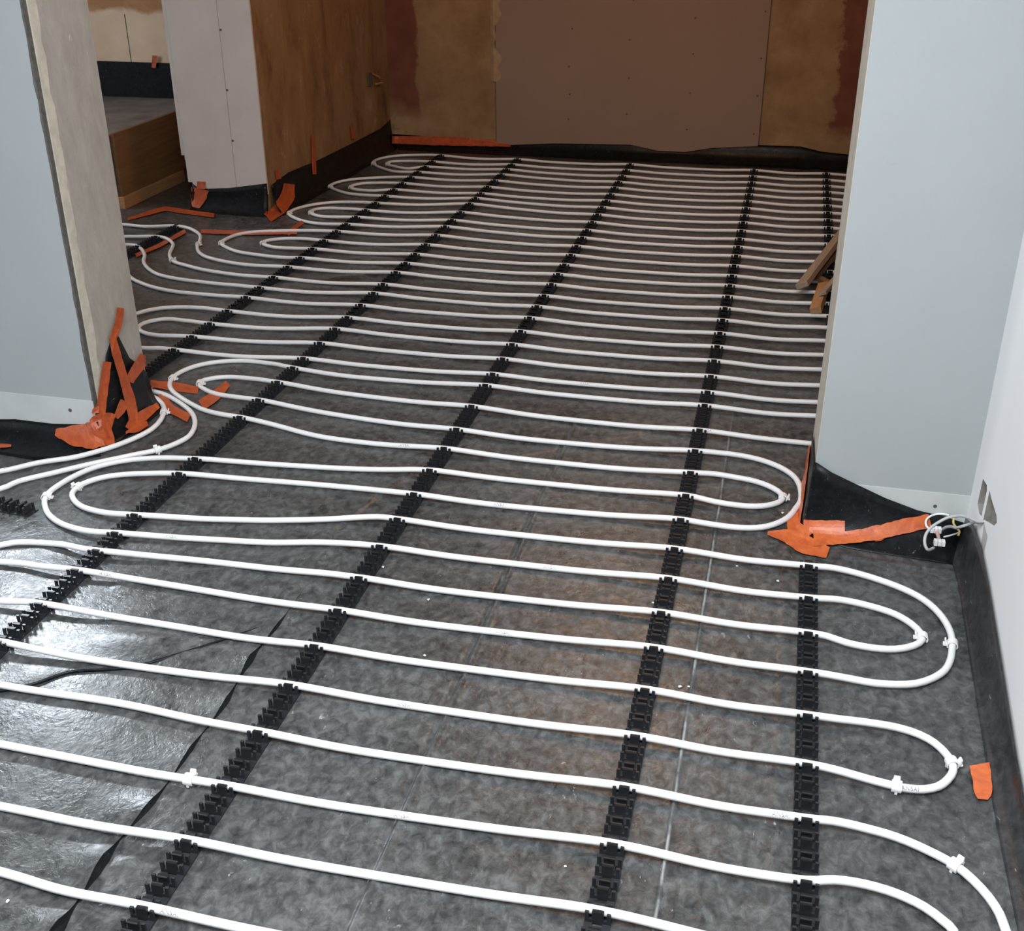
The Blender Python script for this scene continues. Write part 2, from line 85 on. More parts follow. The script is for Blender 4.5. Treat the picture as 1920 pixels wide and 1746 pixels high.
 'tape_pier_strip': [[(0.1623,2.6625,0.0184),(0.1631,2.6550,0.0132),(0.1646,2.6423,0.0102),(0.1649,2.6233,0.0078),(0.1650,2.6006,0.0077)],[(0.1716,2.6625,0.0202),(0.1725,2.6546,0.0141),(0.1735,2.6424,0.0104),(0.1742,2.6251,0.0086),(0.1743,2.6047,0.0077)],[(0.1809,2.6621,0.0216),(0.1818,2.6545,0.0153),(0.1829,2.6431,0.0112),(0.1836,2.6270,0.0088),(0.1837,2.6069,0.0077)],[(0.1907,2.6608,0.0217),(0.1916,2.6540,0.0160),(0.1924,2.6440,0.0119),(0.1930,2.6297,0.0093),(0.1930,2.6121,0.0077)],[(0.2001,2.6600,0.0222),(0.2008,2.6534,0.0163),(0.2014,2.6441,0.0120),(0.2023,2.6317,0.0100),(0.2024,2.6163,0.0077)],[(0.2093,2.6602,0.0244),(0.2100,2.6535,0.0181),(0.2107,2.6444,0.0131),(0.2114,2.6321,0.0097),(0.2117,2.6164,0.0077)],[(0.2188,2.6587,0.0238),(0.2194,2.6528,0.0184),(0.2200,2.6443,0.0133),(0.2206,2.6344,0.0106),(0.2212,2.6231,0.0077)],[(0.2277,2.6580,0.0243),(0.2285,2.6525,0.0192),(0.2293,2.6448,0.0143),(0.2302,2.6362,0.0113),(0.2310,2.6271,0.0077)],[(0.2355,2.6582,0.0256),(0.2370,2.6529,0.0206),(0.2384,2.6452,0.0153),(0.2397,2.6367,0.0121),(0.2411,2.6263,0.0097)],[(0.2436,2.6594,0.0279),(0.2456,2.6535,0.0216),(0.2474,2.6469,0.0173),(0.2499,2.6389,0.0138),(0.2515,2.6299,0.0106)],[(0.2535,2.6609,0.0300),(0.2556,2.6552,0.0236),(0.2573,2.6489,0.0192),(0.2589,2.6414,0.0155),(0.2606,2.6322,0.0111)],[(0.2625,2.6625,0.0315),(0.2645,2.6574,0.0258),(0.2664,2.6512,0.0210),(0.2681,2.6434,0.0165),(0.2699,2.6344,0.0120)],[(0.2713,2.6649,0.0343),(0.2735,2.6597,0.0281),(0.2754,2.6533,0.0226),(0.2774,2.6451,0.0168),(0.2792,2.6362,0.0128)],[(0.2808,2.6660,0.0349),(0.2827,2.6613,0.0294),(0.2847,2.6548,0.0232),(0.2863,2.6481,0.0190),(0.2879,2.6407,0.0146)],[(0.2896,2.6683,0.0375),(0.2916,2.6635,0.0316),(0.2937,2.6570,0.0250),(0.2955,2.6502,0.0202),(0.2972,2.6427,0.0157)],[(0.2985,2.6706,0.0402),(0.3006,2.6656,0.0338),(0.3027,2.6591,0.0269),(0.3046,2.6523,0.0217),(0.3064,2.6447,0.0167)],[(0.3065,2.6727,0.0424),(0.3093,2.6670,0.0346),(0.3118,2.6612,0.0287),(0.3141,2.6545,0.0232),(0.3164,2.6470,0.0180)],[(0.3142,2.6750,0.0452),(0.3175,2.6695,0.0374),(0.3205,2.6638,0.0312),(0.3235,2.6573,0.0255),(0.3265,2.6492,0.0193)],[(0.3234,2.6757,0.0454),(0.3264,2.6715,0.0394),(0.3293,2.6666,0.0338),(0.3324,2.6603,0.0275),(0.3351,2.6543,0.0225)],[(0.3319,2.6785,0.0493),(0.3351,2.6742,0.0426),(0.3384,2.6687,0.0353),(0.3414,2.6631,0.0295),(0.3443,2.6569,0.0240)],[(0.3402,2.6812,0.0530),(0.3436,2.6768,0.0458),(0.3471,2.6714,0.0379),(0.3503,2.6658,0.0316),(0.3534,2.6595,0.0255)],[(0.3495,2.6826,0.0544),(0.3527,2.6783,0.0468),(0.3558,2.6740,0.0405),(0.3587,2.6691,0.0347),(0.3617,2.6633,0.0281)],[(0.3576,2.6854,0.0584),(0.3611,2.6809,0.0502),(0.3645,2.6766,0.0432),(0.3677,2.6715,0.0367),(0.3709,2.6653,0.0295)],[(0.3668,2.6867,0.0600),(0.3700,2.6830,0.0528),(0.3731,2.6790,0.0460),(0.3763,2.6738,0.0385),(0.3792,2.6688,0.0323)],[(0.3754,2.6889,0.0642),(0.3787,2.6853,0.0561),(0.3820,2.6807,0.0475),(0.3850,2.6759,0.0403),(0.3879,2.6705,0.0335)],[(0.3843,2.6906,0.0670),(0.3875,2.6872,0.0588),(0.3908,2.6827,0.0500),(0.3938,2.6781,0.0425),(0.3966,2.6729,0.0354)],[(0.3933,2.6918,0.0687),(0.3965,2.6883,0.0600),(0.3995,2.6848,0.0524),(0.4024,2.6806,0.0452),(0.4053,2.6755,0.0374)],[(0.4025,2.6930,0.0700),(0.4054,2.6897,0.0619),(0.4083,2.6867,0.0549),(0.4111,2.6825,0.0472),(0.4135,2.6786,0.0408)],[(0.4112,2.6941,0.0719),(0.4140,2.6914,0.0645),(0.4168,2.6885,0.0574),(0.4196,2.6845,0.0497),(0.4223,2.6807,0.0432)],[(0.4194,2.6953,0.0754),(0.4225,2.6928,0.0676),(0.4255,2.6898,0.0596),(0.4285,2.6862,0.0520),(0.4312,2.6824,0.0451)],[(0.4277,2.6965,0.0791),(0.4309,2.6940,0.0703),(0.4342,2.6910,0.0619),(0.4373,2.6876,0.0543),(0.4402,2.6835,0.0465)],[(0.4368,2.6972,0.0806),(0.4398,2.6946,0.0725),(0.4428,2.6921,0.0648),(0.4456,2.6889,0.0573),(0.4483,2.6855,0.0506)]],
 'tape_pier_patch': [[(0.2974,2.6740,0.0386),(0.2976,2.6694,0.0324),(0.2976,2.6647,0.0273),(0.2976,2.6587,0.0219),(0.2975,2.6527,0.0175)],[(0.3066,2.6761,0.0420),(0.3068,2.6706,0.0342),(0.3069,2.6647,0.0278),(0.3068,2.6579,0.0218),(0.3068,2.6499,0.0158)],[(0.3151,2.6781,0.0446),(0.3157,2.6721,0.0361),(0.3162,2.6651,0.0282),(0.3165,2.6569,0.0209),(0.3167,2.6471,0.0145)],[(0.3233,2.6786,0.0447),(0.3245,2.6728,0.0366),(0.3255,2.6661,0.0289),(0.3264,2.6584,0.0219),(0.3271,2.6492,0.0156)],[(0.3330,2.6769,0.0414),(0.3341,2.6724,0.0351),(0.3349,2.6676,0.0299),(0.3358,2.6617,0.0244),(0.3365,2.6559,0.0197)],[(0.3429,2.6751,0.0386),(0.3436,2.6719,0.0344),(0.3441,2.6686,0.0311),(0.3447,2.6645,0.0274),(0.3452,2.6609,0.0241)]],
 'tape_loose': [[(0.4880,1.8529,0.0105),(0.4799,1.8506,0.0085),(0.4704,1.8468,0.0076),(0.4608,1.8424,0.0073),(0.4514,1.8389,0.0061)],[(0.4879,1.8441,0.0084),(0.4801,1.8418,0.0065),(0.4710,1.8381,0.0058),(0.4616,1.8336,0.0057),(0.4524,1.8294,0.0053)],[(0.4884,1.8335,0.0083),(0.4803,1.8312,0.0063),(0.4710,1.8276,0.0055),(0.4615,1.8230,0.0053),(0.4519,1.8183,0.0053)],[(0.4875,1.8222,0.0082),(0.4799,1.8202,0.0063),(0.4710,1.8167,0.0055),(0.4618,1.8125,0.0053),(0.4527,1.8081,0.0053)],[(0.4865,1.8103,0.0077),(0.4792,1.8088,0.0061),(0.4708,1.8060,0.0055),(0.4622,1.8025,0.0054),(0.4535,1.7991,0.0053)],[(0.4858,1.7986,0.0075),(0.4786,1.7974,0.0060),(0.4700,1.7951,0.0054),(0.4614,1.7921,0.0054),(0.4527,1.7892,0.0053)],[(0.4855,1.7875,0.0078),(0.4779,1.7864,0.0062),(0.4693,1.7842,0.0055),(0.4605,1.7813,0.0053),(0.4516,1.7782,0.0053)],[(0.4837,1.7757,0.0072),(0.4766,1.7750,0.0060),(0.4686,1.7735,0.0055),(0.4604,1.7715,0.0053),(0.4521,1.7694,0.0053)],[(0.4806,1.7638,0.0062),(0.4739,1.7636,0.0055),(0.4670,1.7628,0.0053),(0.4601,1.7618,0.0053),(0.4532,1.7609,0.0053)],[(0.4739,1.7530,0.0053),(0.4696,1.7525,0.0053),(0.4652,1.7520,0.0053),(0.4608,1.7515,0.0053),(0.4565,1.7510,0.0053)]],
 'tape_reveal_top': [[(-1.8884,2.9503,0.3600),(-1.8898,2.9439,0.3628),(-1.8900,2.9356,0.3664),(-1.8900,2.9271,0.3700),(-1.8904,2.9193,0.3733)],[(-1.8883,2.9450,0.3490),(-1.8900,2.9383,0.3520),(-1.8903,2.9297,0.3557),(-1.8904,2.9207,0.3595),(-1.8904,2.9117,0.3634)],[(-1.8884,2.9389,0.3384),(-1.8900,2.9321,0.3414),(-1.8903,2.9234,0.3452),(-1.8904,2.9143,0.3491),(-1.8904,2.9052,0.3530)],[(-1.8882,2.9320,0.3276),(-1.8898,2.9253,0.3309),(-1.8901,2.9166,0.3348),(-1.8902,2.9076,0.3390),(-1.8904,2.8989,0.3429)],[(-1.8879,2.9236,0.3168),(-1.8895,2.9171,0.3206),(-1.8899,2.9087,0.3251),(-1.8900,2.9000,0.3297),(-1.8904,2.8917,0.3342)],[(-1.8881,2.9131,0.3075),(-1.8898,2.9069,0.3116),(-1.8903,2.8990,0.3164),(-1.8904,2.8905,0.3214),(-1.8904,2.8820,0.3264)],[(-1.8874,2.9010,0.2999),(-1.8889,2.8950,0.3039),(-1.8900,2.8884,0.3081),(-1.8903,2.8807,0.3127),(-1.8904,2.8725,0.3176)],[(-1.8857,2.8879,0.2931),(-1.8865,2.8806,0.2974),(-1.8893,2.8771,0.3001),(-1.8902,2.8705,0.3042),(-1.8904,2.8629,0.3088)],[(-1.8860,2.8773,0.2847),(-1.8865,2.8703,0.2891),(-1.8898,2.8677,0.2914),(-1.8904,2.8608,0.2957),(-1.8904,2.8531,0.3003)]],
 'tape_reveal_long': [[(-1.8857,2.8796,0.2969),(-1.8880,2.8743,0.2971),(-1.8895,2.8676,0.2981),(-1.8896,2.8588,0.3000),(-1.8896,2.8498,0.3019)],[(-1.8841,2.8787,0.2858),(-1.8856,2.8719,0.2869),(-1.8875,2.8659,0.2874),(-1.8888,2.8588,0.2885),(-1.8896,2.8510,0.2900)],[(-1.8831,2.8802,0.2740),(-1.8849,2.8730,0.2751),(-1.8855,2.8640,0.2769),(-1.8875,2.8574,0.2775),(-1.8896,2.8507,0.2784)],[(-1.8827,2.8818,0.2620),(-1.8846,2.8742,0.2631),(-1.8851,2.8648,0.2651),(-1.8855,2.8550,0.2672),(-1.8884,2.8494,0.2673)],[(-1.8819,2.8836,0.2502),(-1.8841,2.8755,0.2512),(-1.8848,2.8655,0.2532),(-1.8851,2.8551,0.2555),(-1.8855,2.8448,0.2577)],[(-1.8816,2.8847,0.2386),(-1.8838,2.8764,0.2395),(-1.8844,2.8665,0.2413),(-1.8847,2.8562,0.2434),(-1.8851,2.8459,0.2455)],[(-1.8815,2.8856,0.2268),(-1.8834,2.8775,0.2276),(-1.8839,2.8680,0.2294),(-1.8841,2.8583,0.2311),(-1.8846,2.8491,0.2328)],[(-1.8806,2.8876,0.2147),(-1.8826,2.8792,0.2155),(-1.8833,2.8695,0.2173),(-1.8837,2.8595,0.2192),(-1.8842,2.8497,0.2211)],[(-1.8798,2.8894,0.2025),(-1.8819,2.8808,0.2034),(-1.8826,2.8710,0.2052),(-1.8831,2.8608,0.2072),(-1.8836,2.8506,0.2092)],[(-1.8795,2.8905,0.1905),(-1.8814,2.8820,0.1914),(-1.8819,2.8723,0.1931),(-1.8824,2.8625,0.1951),(-1.8829,2.8529,0.1969)],[(-1.8785,2.8920,0.1783),(-1.8805,2.8833,0.1793),(-1.8812,2.8735,0.1812),(-1.8818,2.8637,0.1832),(-1.8823,2.8539,0.1849)],[(-1.8778,2.8934,0.1661),(-1.8798,2.8846,0.1671),(-1.8804,2.8746,0.1691),(-1.8809,2.8647,0.1711),(-1.8816,2.8549,0.1731)],[(-1.8770,2.8952,0.1537),(-1.8787,2.8865,0.1551),(-1.8795,2.8757,0.1570),(-1.8801,2.8655,0.1591),(-1.8807,2.8553,0.1612)],[(-1.8756,2.8972,0.1418),(-1.8776,2.8881,0.1432),(-1.8786,2.8765,0.1452),(-1.8793,2.8658,0.1471),(-1.8800,2.8549,0.1494)],[(-1.8753,2.8980,0.1295),(-1.8768,2.8889,0.1309),(-1.8774,2.8773,0.1332),(-1.8781,2.8668,0.1354),(-1.8790,2.8569,0.1373)],[(-1.8732,2.9003,0.1174),(-1.8753,2.8905,0.1189),(-1.8762,2.8780,0.1211),(-1.8771,2.8665,0.1235),(-1.8780,2.8550,0.1259)],[(-1.8720,2.9017,0.1054),(-1.8741,2.8915,0.1070),(-1.8751,2.8786,0.1095),(-1.8758,2.8668,0.1116),(-1.8769,2.8552,0.1140)],[(-1.8701,2.9022,0.0936),(-1.8724,2.8920,0.0951),(-1.8735,2.8788,0.0976),(-1.8746,2.8668,0.1001),(-1.8758,2.8549,0.1025)],[(-1.8686,2.9007,0.0811),(-1.8708,2.8910,0.0831),(-1.8718,2.8788,0.0858),(-1.8727,2.8674,0.0887),(-1.8741,2.8568,0.0912)],[(-1.8670,2.8981,0.0695),(-1.8691,2.8888,0.0718),(-1.8705,2.8769,0.0750),(-1.8713,2.8657,0.0778),(-1.8728,2.8554,0.0807)],[(-1.8639,2.8956,0.0585),(-1.8666,2.8860,0.0609),(-1.8687,2.8741,0.0639),(-1.8702,2.8626,0.0674),(-1.8717,2.8513,0.0708)],[(-1.8622,2.8910,0.0487),(-1.8653,2.8816,0.0507),(-1.8665,2.8709,0.0532),(-1.8680,2.8603,0.0563),(-1.8697,2.8500,0.0594)],[(-1.8593,2.8855,0.0384),(-1.8625,2.8769,0.0402),(-1.8644,2.8672,0.0433),(-1.8661,2.8574,0.0465),(-1.8678,2.8480,0.0486)],[(-1.8568,2.8784,0.0289),(-1.8602,2.8710,0.0314),(-1.8618,2.8619,0.0334),(-1.8638,2.8527,0.0368),(-1.8659,2.8436,0.0401)],[(-1.8547,2.8704,0.0220),(-1.8568,2.8634,0.0222),(-1.8596,2.8553,0.0252),(-1.8620,2.8467,0.0286),(-1.8639,2.8381,0.0306)],[(-1.8515,2.8610,0.0138),(-1.8546,2.8544,0.0161),(-1.8574,2.8475,0.0187),(-1.8583,2.8397,0.0194),(-1.8610,2.8327,0.0221)],[(-1.8544,2.8511,0.0108),(-1.8530,2.8438,0.0123),(-1.8571,2.8388,0.0139),(-1.8559,2.8315,0.0132),(-1.8589,2.8242,0.0157)]],
 'tape_reveal_right': [[(-2.0643,3.3144,0.0513),(-1.9881,3.1792,0.1161),(-1.8888,3.0262,0.1768),(-1.8874,3.0118,0.1881),(-1.8888,3.0021,0.1974)],[(-1.9843,3.1701,0.1031),(-1.8888,3.0234,0.1619),(-1.8886,3.0111,0.1723),(-1.8884,2.9991,0.1826),(-1.8888,2.9879,0.1925)],[(-1.8888,3.0182,0.1490),(-1.8878,3.0060,0.1590),(-1.8874,2.9946,0.1685),(-1.8872,2.9839,0.1778),(-1.8883,2.9752,0.1861)],[(-1.8828,2.9962,0.1479),(-1.8845,2.9874,0.1567),(-1.8845,2.9761,0.1665),(-1.8845,2.9648,0.1763),(-1.8845,2.9536,0.1861)],[(-1.8814,2.9782,0.1457),(-1.8834,2.9706,0.1536),(-1.8836,2.9603,0.1625),(-1.8835,2.9495,0.1718),(-1.8833,2.9392,0.1811)],[(-1.8801,2.9621,0.1428),(-1.8822,2.9547,0.1502),(-1.8823,2.9448,0.1589),(-1.8821,2.9340,0.1678),(-1.8817,2.9230,0.1768)],[(-1.8787,2.9462,0.1394),(-1.8804,2.9390,0.1465),(-1.8806,2.9291,0.1547),(-1.8803,2.9184,0.1632),(-1.8800,2.9073,0.1715)],[(-1.8779,2.9302,0.1366),(-1.8790,2.9228,0.1430),(-1.8789,2.9134,0.1506),(-1.8789,2.9037,0.1579),(-1.8792,2.8951,0.1651)],[(-1.8775,2.9165,0.1315),(-1.8776,2.9068,0.1389),(-1.8779,2.8983,0.1461),(-1.8782,2.8896,0.1531),(-1.8787,2.8806,0.1600)]],
 'tape_reveal_left': [[(-1.8853,2.8338,0.2322),(-1.8877,2.8278,0.2351),(-1.8901,2.8227,0.2377),(-1.8914,2.8154,0.2413),(-1.8920,2.8071,0.2453)],[(-1.8851,2.8284,0.2216),(-1.8877,2.8222,0.2247),(-1.8904,2.8168,0.2274),(-1.8917,2.8091,0.2312),(-1.8920,2.7997,0.2357)],[(-1.8855,2.8222,0.2113),(-1.8877,2.8157,0.2146),(-1.8904,2.8106,0.2172),(-1.8916,2.8029,0.2210),(-1.8920,2.7940,0.2254)],[(-1.8851,2.8169,0.2007),(-1.8877,2.8102,0.2040),(-1.8904,2.8044,0.2070),(-1.8917,2.7961,0.2112),(-1.8920,2.7863,0.2160)],[(-1.8848,2.8114,0.1901),(-1.8877,2.8046,0.1936),(-1.8904,2.7982,0.1968),(-1.8918,2.7894,0.2013),(-1.8920,2.7790,0.2065)],[(-1.8847,2.8055,0.1798),(-1.8877,2.7987,0.1833),(-1.8904,2.7921,0.1867),(-1.8918,2.7831,0.1912),(-1.8920,2.7724,0.1966)],[(-1.8855,2.7988,0.1699),(-1.8877,2.7919,0.1735),(-1.8904,2.7860,0.1765),(-1.8916,2.7774,0.1808),(-1.8920,2.7678,0.1856)],[(-1.8850,2.7933,0.1595),(-1.8877,2.7866,0.1629),(-1.8904,2.7800,0.1662),(-1.8917,2.7710,0.1707),(-1.8920,2.7605,0.1760)],[(-1.8846,2.7877,0.1490),(-1.8876,2.7811,0.1524),(-1.8904,2.7741,0.1559),(-1.8918,2.7649,0.1606),(-1.8920,2.7538,0.1662)],[(-1.8853,2.7811,0.1391),(-1.8877,2.7742,0.1425),(-1.8903,2.7682,0.1457),(-1.8916,2.7594,0.1501),(-1.8920,2.7496,0.1552)],[(-1.8850,2.7754,0.1286),(-1.8877,2.7687,0.1320),(-1.8904,2.7623,0.1354),(-1.8917,2.7533,0.1400),(-1.8920,2.7430,0.1453)],[(-1.8846,2.7700,0.1180),(-1.8877,2.7632,0.1215),(-1.8904,2.7564,0.1251),(-1.8918,2.7471,0.1299),(-1.8920,2.7362,0.1356)],[(-1.8846,2.7642,0.1076),(-1.8876,2.7575,0.1112),(-1.8904,2.7505,0.1148),(-1.8920,2.7414,0.1196),(-1.9034,2.7270,0.1230)],[(-1.8848,2.7583,0.0975),(-1.8876,2.7512,0.1011),(-1.8904,2.7447,0.1045),(-1.8920,2.7358,0.1092),(-1.9056,2.7249,0.1109)]],
 'tape_corner_mass': [[(-2.0279,2.7136,0.0545),(-2.0279,2.7101,0.0487),(-2.0278,2.7080,0.0464),(-2.0273,2.7036,0.0409),(-2.0267,2.7012,0.0389)],[(-2.0161,2.7174,0.0575),(-2.0163,2.7126,0.0494),(-2.0163,2.7091,0.0449),(-2.0154,2.7044,0.0396),(-2.0147,2.6980,0.0322)],[(-2.0028,2.7179,0.0585),(-2.0035,2.7132,0.0506),(-2.0034,2.7079,0.0431),(-2.0025,2.7022,0.0374),(-2.0008,2.6952,0.0307)],[(-1.9891,2.7194,0.0635),(-1.9904,2.7139,0.0526),(-1.9905,2.7070,0.0426),(-1.9892,2.6986,0.0336),(-1.9867,2.6904,0.0267)],[(-1.9767,2.7207,0.0683),(-1.9780,2.7144,0.0541),(-1.9775,2.7062,0.0421),(-1.9749,2.6970,0.0335),(-1.9711,2.6838,0.0228)],[(-1.9681,2.7231,0.0683),(-1.9673,2.7157,0.0559),(-1.9649,2.7060,0.0420),(-1.9604,2.6947,0.0307),(-1.9532,2.6803,0.0204)],[(-1.9582,2.7242,0.0701),(-1.9560,2.7164,0.0573),(-1.9524,2.7066,0.0431),(-1.9469,2.6953,0.0311),(-1.9391,2.6816,0.0200)],[(-1.9457,2.7251,0.0722),(-1.9439,2.7167,0.0591),(-1.9396,2.7062,0.0419),(-1.9346,2.6959,0.0316),(-1.9272,2.6826,0.0197)],[(-1.9341,2.7260,0.0755),(-1.9315,2.7169,0.0616),(-1.9272,2.7067,0.0429),(-1.9213,2.6952,0.0288),(-1.9137,2.6818,0.0167)],[(-1.9284,2.7252,0.0809),(-1.9229,2.7175,0.0647),(-1.9152,2.7080,0.0442),(-1.9061,2.6974,0.0281),(-1.8940,2.6843,0.0161)],[(-1.9211,2.7235,0.0820),(-1.9136,2.7177,0.0674),(-1.9042,2.7107,0.0482),(-1.8945,2.7040,0.0326),(-1.8822,2.6941,0.0196)],[(-1.9103,2.7262,0.0869),(-1.9012,2.7183,0.0701),(-1.8933,2.7135,0.0521),(-1.8802,2.7188,0.0313),(-1.8739,2.7130,0.0157)],[(-1.8912,2.7385,0.0908),(-1.8861,2.7357,0.0704),(-1.8819,2.7351,0.0492),(-1.8765,2.7326,0.0295),(-1.8697,2.7266,0.0127)],[(-1.8867,2.7486,0.0971),(-1.8840,2.7498,0.0716),(-1.8794,2.7493,0.0475),(-1.8725,2.7450,0.0261),(-1.8656,2.7356,0.0100)],[(-1.8848,2.7635,0.0970),(-1.8799,2.7626,0.0714),(-1.8743,2.7614,0.0456),(-1.8662,2.7558,0.0229),(-1.8618,2.7450,0.0088)]],
 'tape_corner_fold': [[(-1.8904,2.7509,0.1082),(-1.8904,2.7405,0.1069),(-1.9033,2.7254,0.1031),(-1.9105,2.7253,0.0965),(-1.9159,2.7228,0.0912)],[(-1.8828,2.7624,0.0999),(-1.8857,2.7513,0.0954),(-1.8893,2.7414,0.0902),(-1.9051,2.7253,0.0834),(-1.9121,2.7189,0.0795)],[(-1.8809,2.7745,0.0953),(-1.8838,2.7618,0.0862),(-1.8847,2.7473,0.0780),(-1.8859,2.7319,0.0706),(-1.9003,2.7150,0.0604)],[(-1.8813,2.7849,0.0899),(-1.8817,2.7741,0.0785),(-1.8813,2.7620,0.0679),(-1.8810,2.7500,0.0578),(-1.8816,2.7395,0.0465)],[(-1.8745,2.7948,0.0797),(-1.8755,2.7848,0.0695),(-1.8754,2.7739,0.0593),(-1.8752,2.7630,0.0492),(-1.8753,2.7535,0.0388)]],
 'tape_base_right': [[(-1.8515,3.0013,0.0158),(-1.8544,3.0032,0.0192),(-1.8572,3.0050,0.0228),(-1.8595,3.0058,0.0261),(-1.8626,3.0063,0.0312)],[(-1.8540,2.9856,0.0142),(-1.8562,2.9878,0.0169),(-1.8602,2.9893,0.0219),(-1.8624,2.9899,0.0257),(-1.8650,2.9900,0.0305)],[(-1.8527,2.9658,0.0131),(-1.8560,2.9686,0.0167),(-1.8598,2.9701,0.0220),(-1.8633,2.9703,0.0282),(-1.8662,2.9698,0.0345)],[(-1.8517,2.9466,0.0127),(-1.8551,2.9491,0.0168),(-1.8597,2.9502,0.0235),(-1.8626,2.9500,0.0295),(-1.8661,2.9495,0.0371)],[(-1.8507,2.9269,0.0122),(-1.8552,2.9294,0.0183),(-1.8584,2.9301,0.0241),(-1.8623,2.9295,0.0325),(-1.8651,2.9279,0.0407)],[(-1.8498,2.9080,0.0118),(-1.8551,2.9100,0.0196),(-1.8583,2.9099,0.0257),(-1.8613,2.9086,0.0336),(-1.8641,2.9062,0.0434)],[(-1.8501,2.8897,0.0123),(-1.8554,2.8914,0.0201),(-1.8583,2.8909,0.0270),(-1.8614,2.8893,0.0355),(-1.8641,2.8868,0.0454)],[(-1.8513,2.8739,0.0131),(-1.8554,2.8740,0.0188),(-1.8594,2.8724,0.0276),(-1.8625,2.8699,0.0357),(-1.8654,2.8664,0.0454)],[(-1.8518,2.8606,0.0133),(-1.8558,2.8591,0.0183),(-1.8603,2.8565,0.0262),(-1.8633,2.8525,0.0333),(-1.8662,2.8475,0.0424)],[(-1.8532,2.8458,0.0130),(-1.8579,2.8440,0.0190),(-1.8604,2.8411,0.0233),(-1.8638,2.8375,0.0302),(-1.8659,2.8328,0.0363)],[(-1.8555,2.8300,0.0124),(-1.8592,2.8281,0.0171),(-1.8610,2.8258,0.0201),(-1.8638,2.8230,0.0255),(-1.8658,2.8200,0.0298)]],
 'tape_base_tip': [[(-1.8244,2.8794,0.0124),(-1.8288,2.8853,0.0127),(-1.8340,2.8926,0.0123),(-1.8388,2.8990,0.0124),(-1.8421,2.9032,0.0136)],[(-1.8275,2.8624,0.0112),(-1.8346,2.8720,0.0115),(-1.8413,2.8809,0.0121),(-1.8469,2.8880,0.0137),(-1.8472,2.8939,0.0150)],[(-1.8296,2.8439,0.0112),(-1.8392,2.8567,0.0114),(-1.8470,2.8668,0.0131),(-1.8494,2.8752,0.0144),(-1.8493,2.8806,0.0155)],[(-1.8344,2.8283,0.0112),(-1.8447,2.8424,0.0117),(-1.8486,2.8533,0.0126),(-1.8502,2.8603,0.0131),(-1.8542,2.8646,0.0190)],[(-1.8457,2.8217,0.0112),(-1.8524,2.8309,0.0134),(-1.8542,2.8391,0.0148),(-1.8543,2.8444,0.0154),(-1.8558,2.8477,0.0183)],[(-1.8569,2.8157,0.0132),(-1.8566,2.8207,0.0141),(-1.8559,2.8246,0.0132),(-1.8582,2.8273,0.0168),(-1.8585,2.8299,0.0185)],[(-1.8578,2.8062,0.0112),(-1.8595,2.8078,0.0139),(-1.8610,2.8096,0.0162),(-1.8609,2.8113,0.0159),(-1.8618,2.8123,0.0186)]],
 'tape_reveal_cross': [[(-1.8716,2.8692,0.0874),(-1.8744,2.8634,0.0927),(-1.8760,2.8557,0.0989),(-1.8774,2.8479,0.1049),(-1.8797,2.8415,0.1104)],[(-1.8721,2.8598,0.0796),(-1.8752,2.8539,0.0851),(-1.8770,2.8463,0.0914),(-1.8785,2.8382,0.0979),(-1.8798,2.8300,0.1042)],[(-1.8723,2.8479,0.0735),(-1.8751,2.8425,0.0785),(-1.8770,2.8353,0.0847),(-1.8787,2.8274,0.0910),(-1.8802,2.8201,0.0970)],[(-1.8730,2.8340,0.0680),(-1.8754,2.8296,0.0727),(-1.8773,2.8237,0.0783),(-1.8788,2.8178,0.0842),(-1.8803,2.8124,0.0896)],[(-1.8752,2.8192,0.0640),(-1.8770,2.8158,0.0684),(-1.8783,2.8115,0.0733),(-1.8796,2.8072,0.0782),(-1.8807,2.8031,0.0828)],[(-1.8772,2.8062,0.0605),(-1.8783,2.8027,0.0644),(-1.8793,2.7994,0.0683),(-1.8803,2.7962,0.0722),(-1.8811,2.7928,0.0758)]],
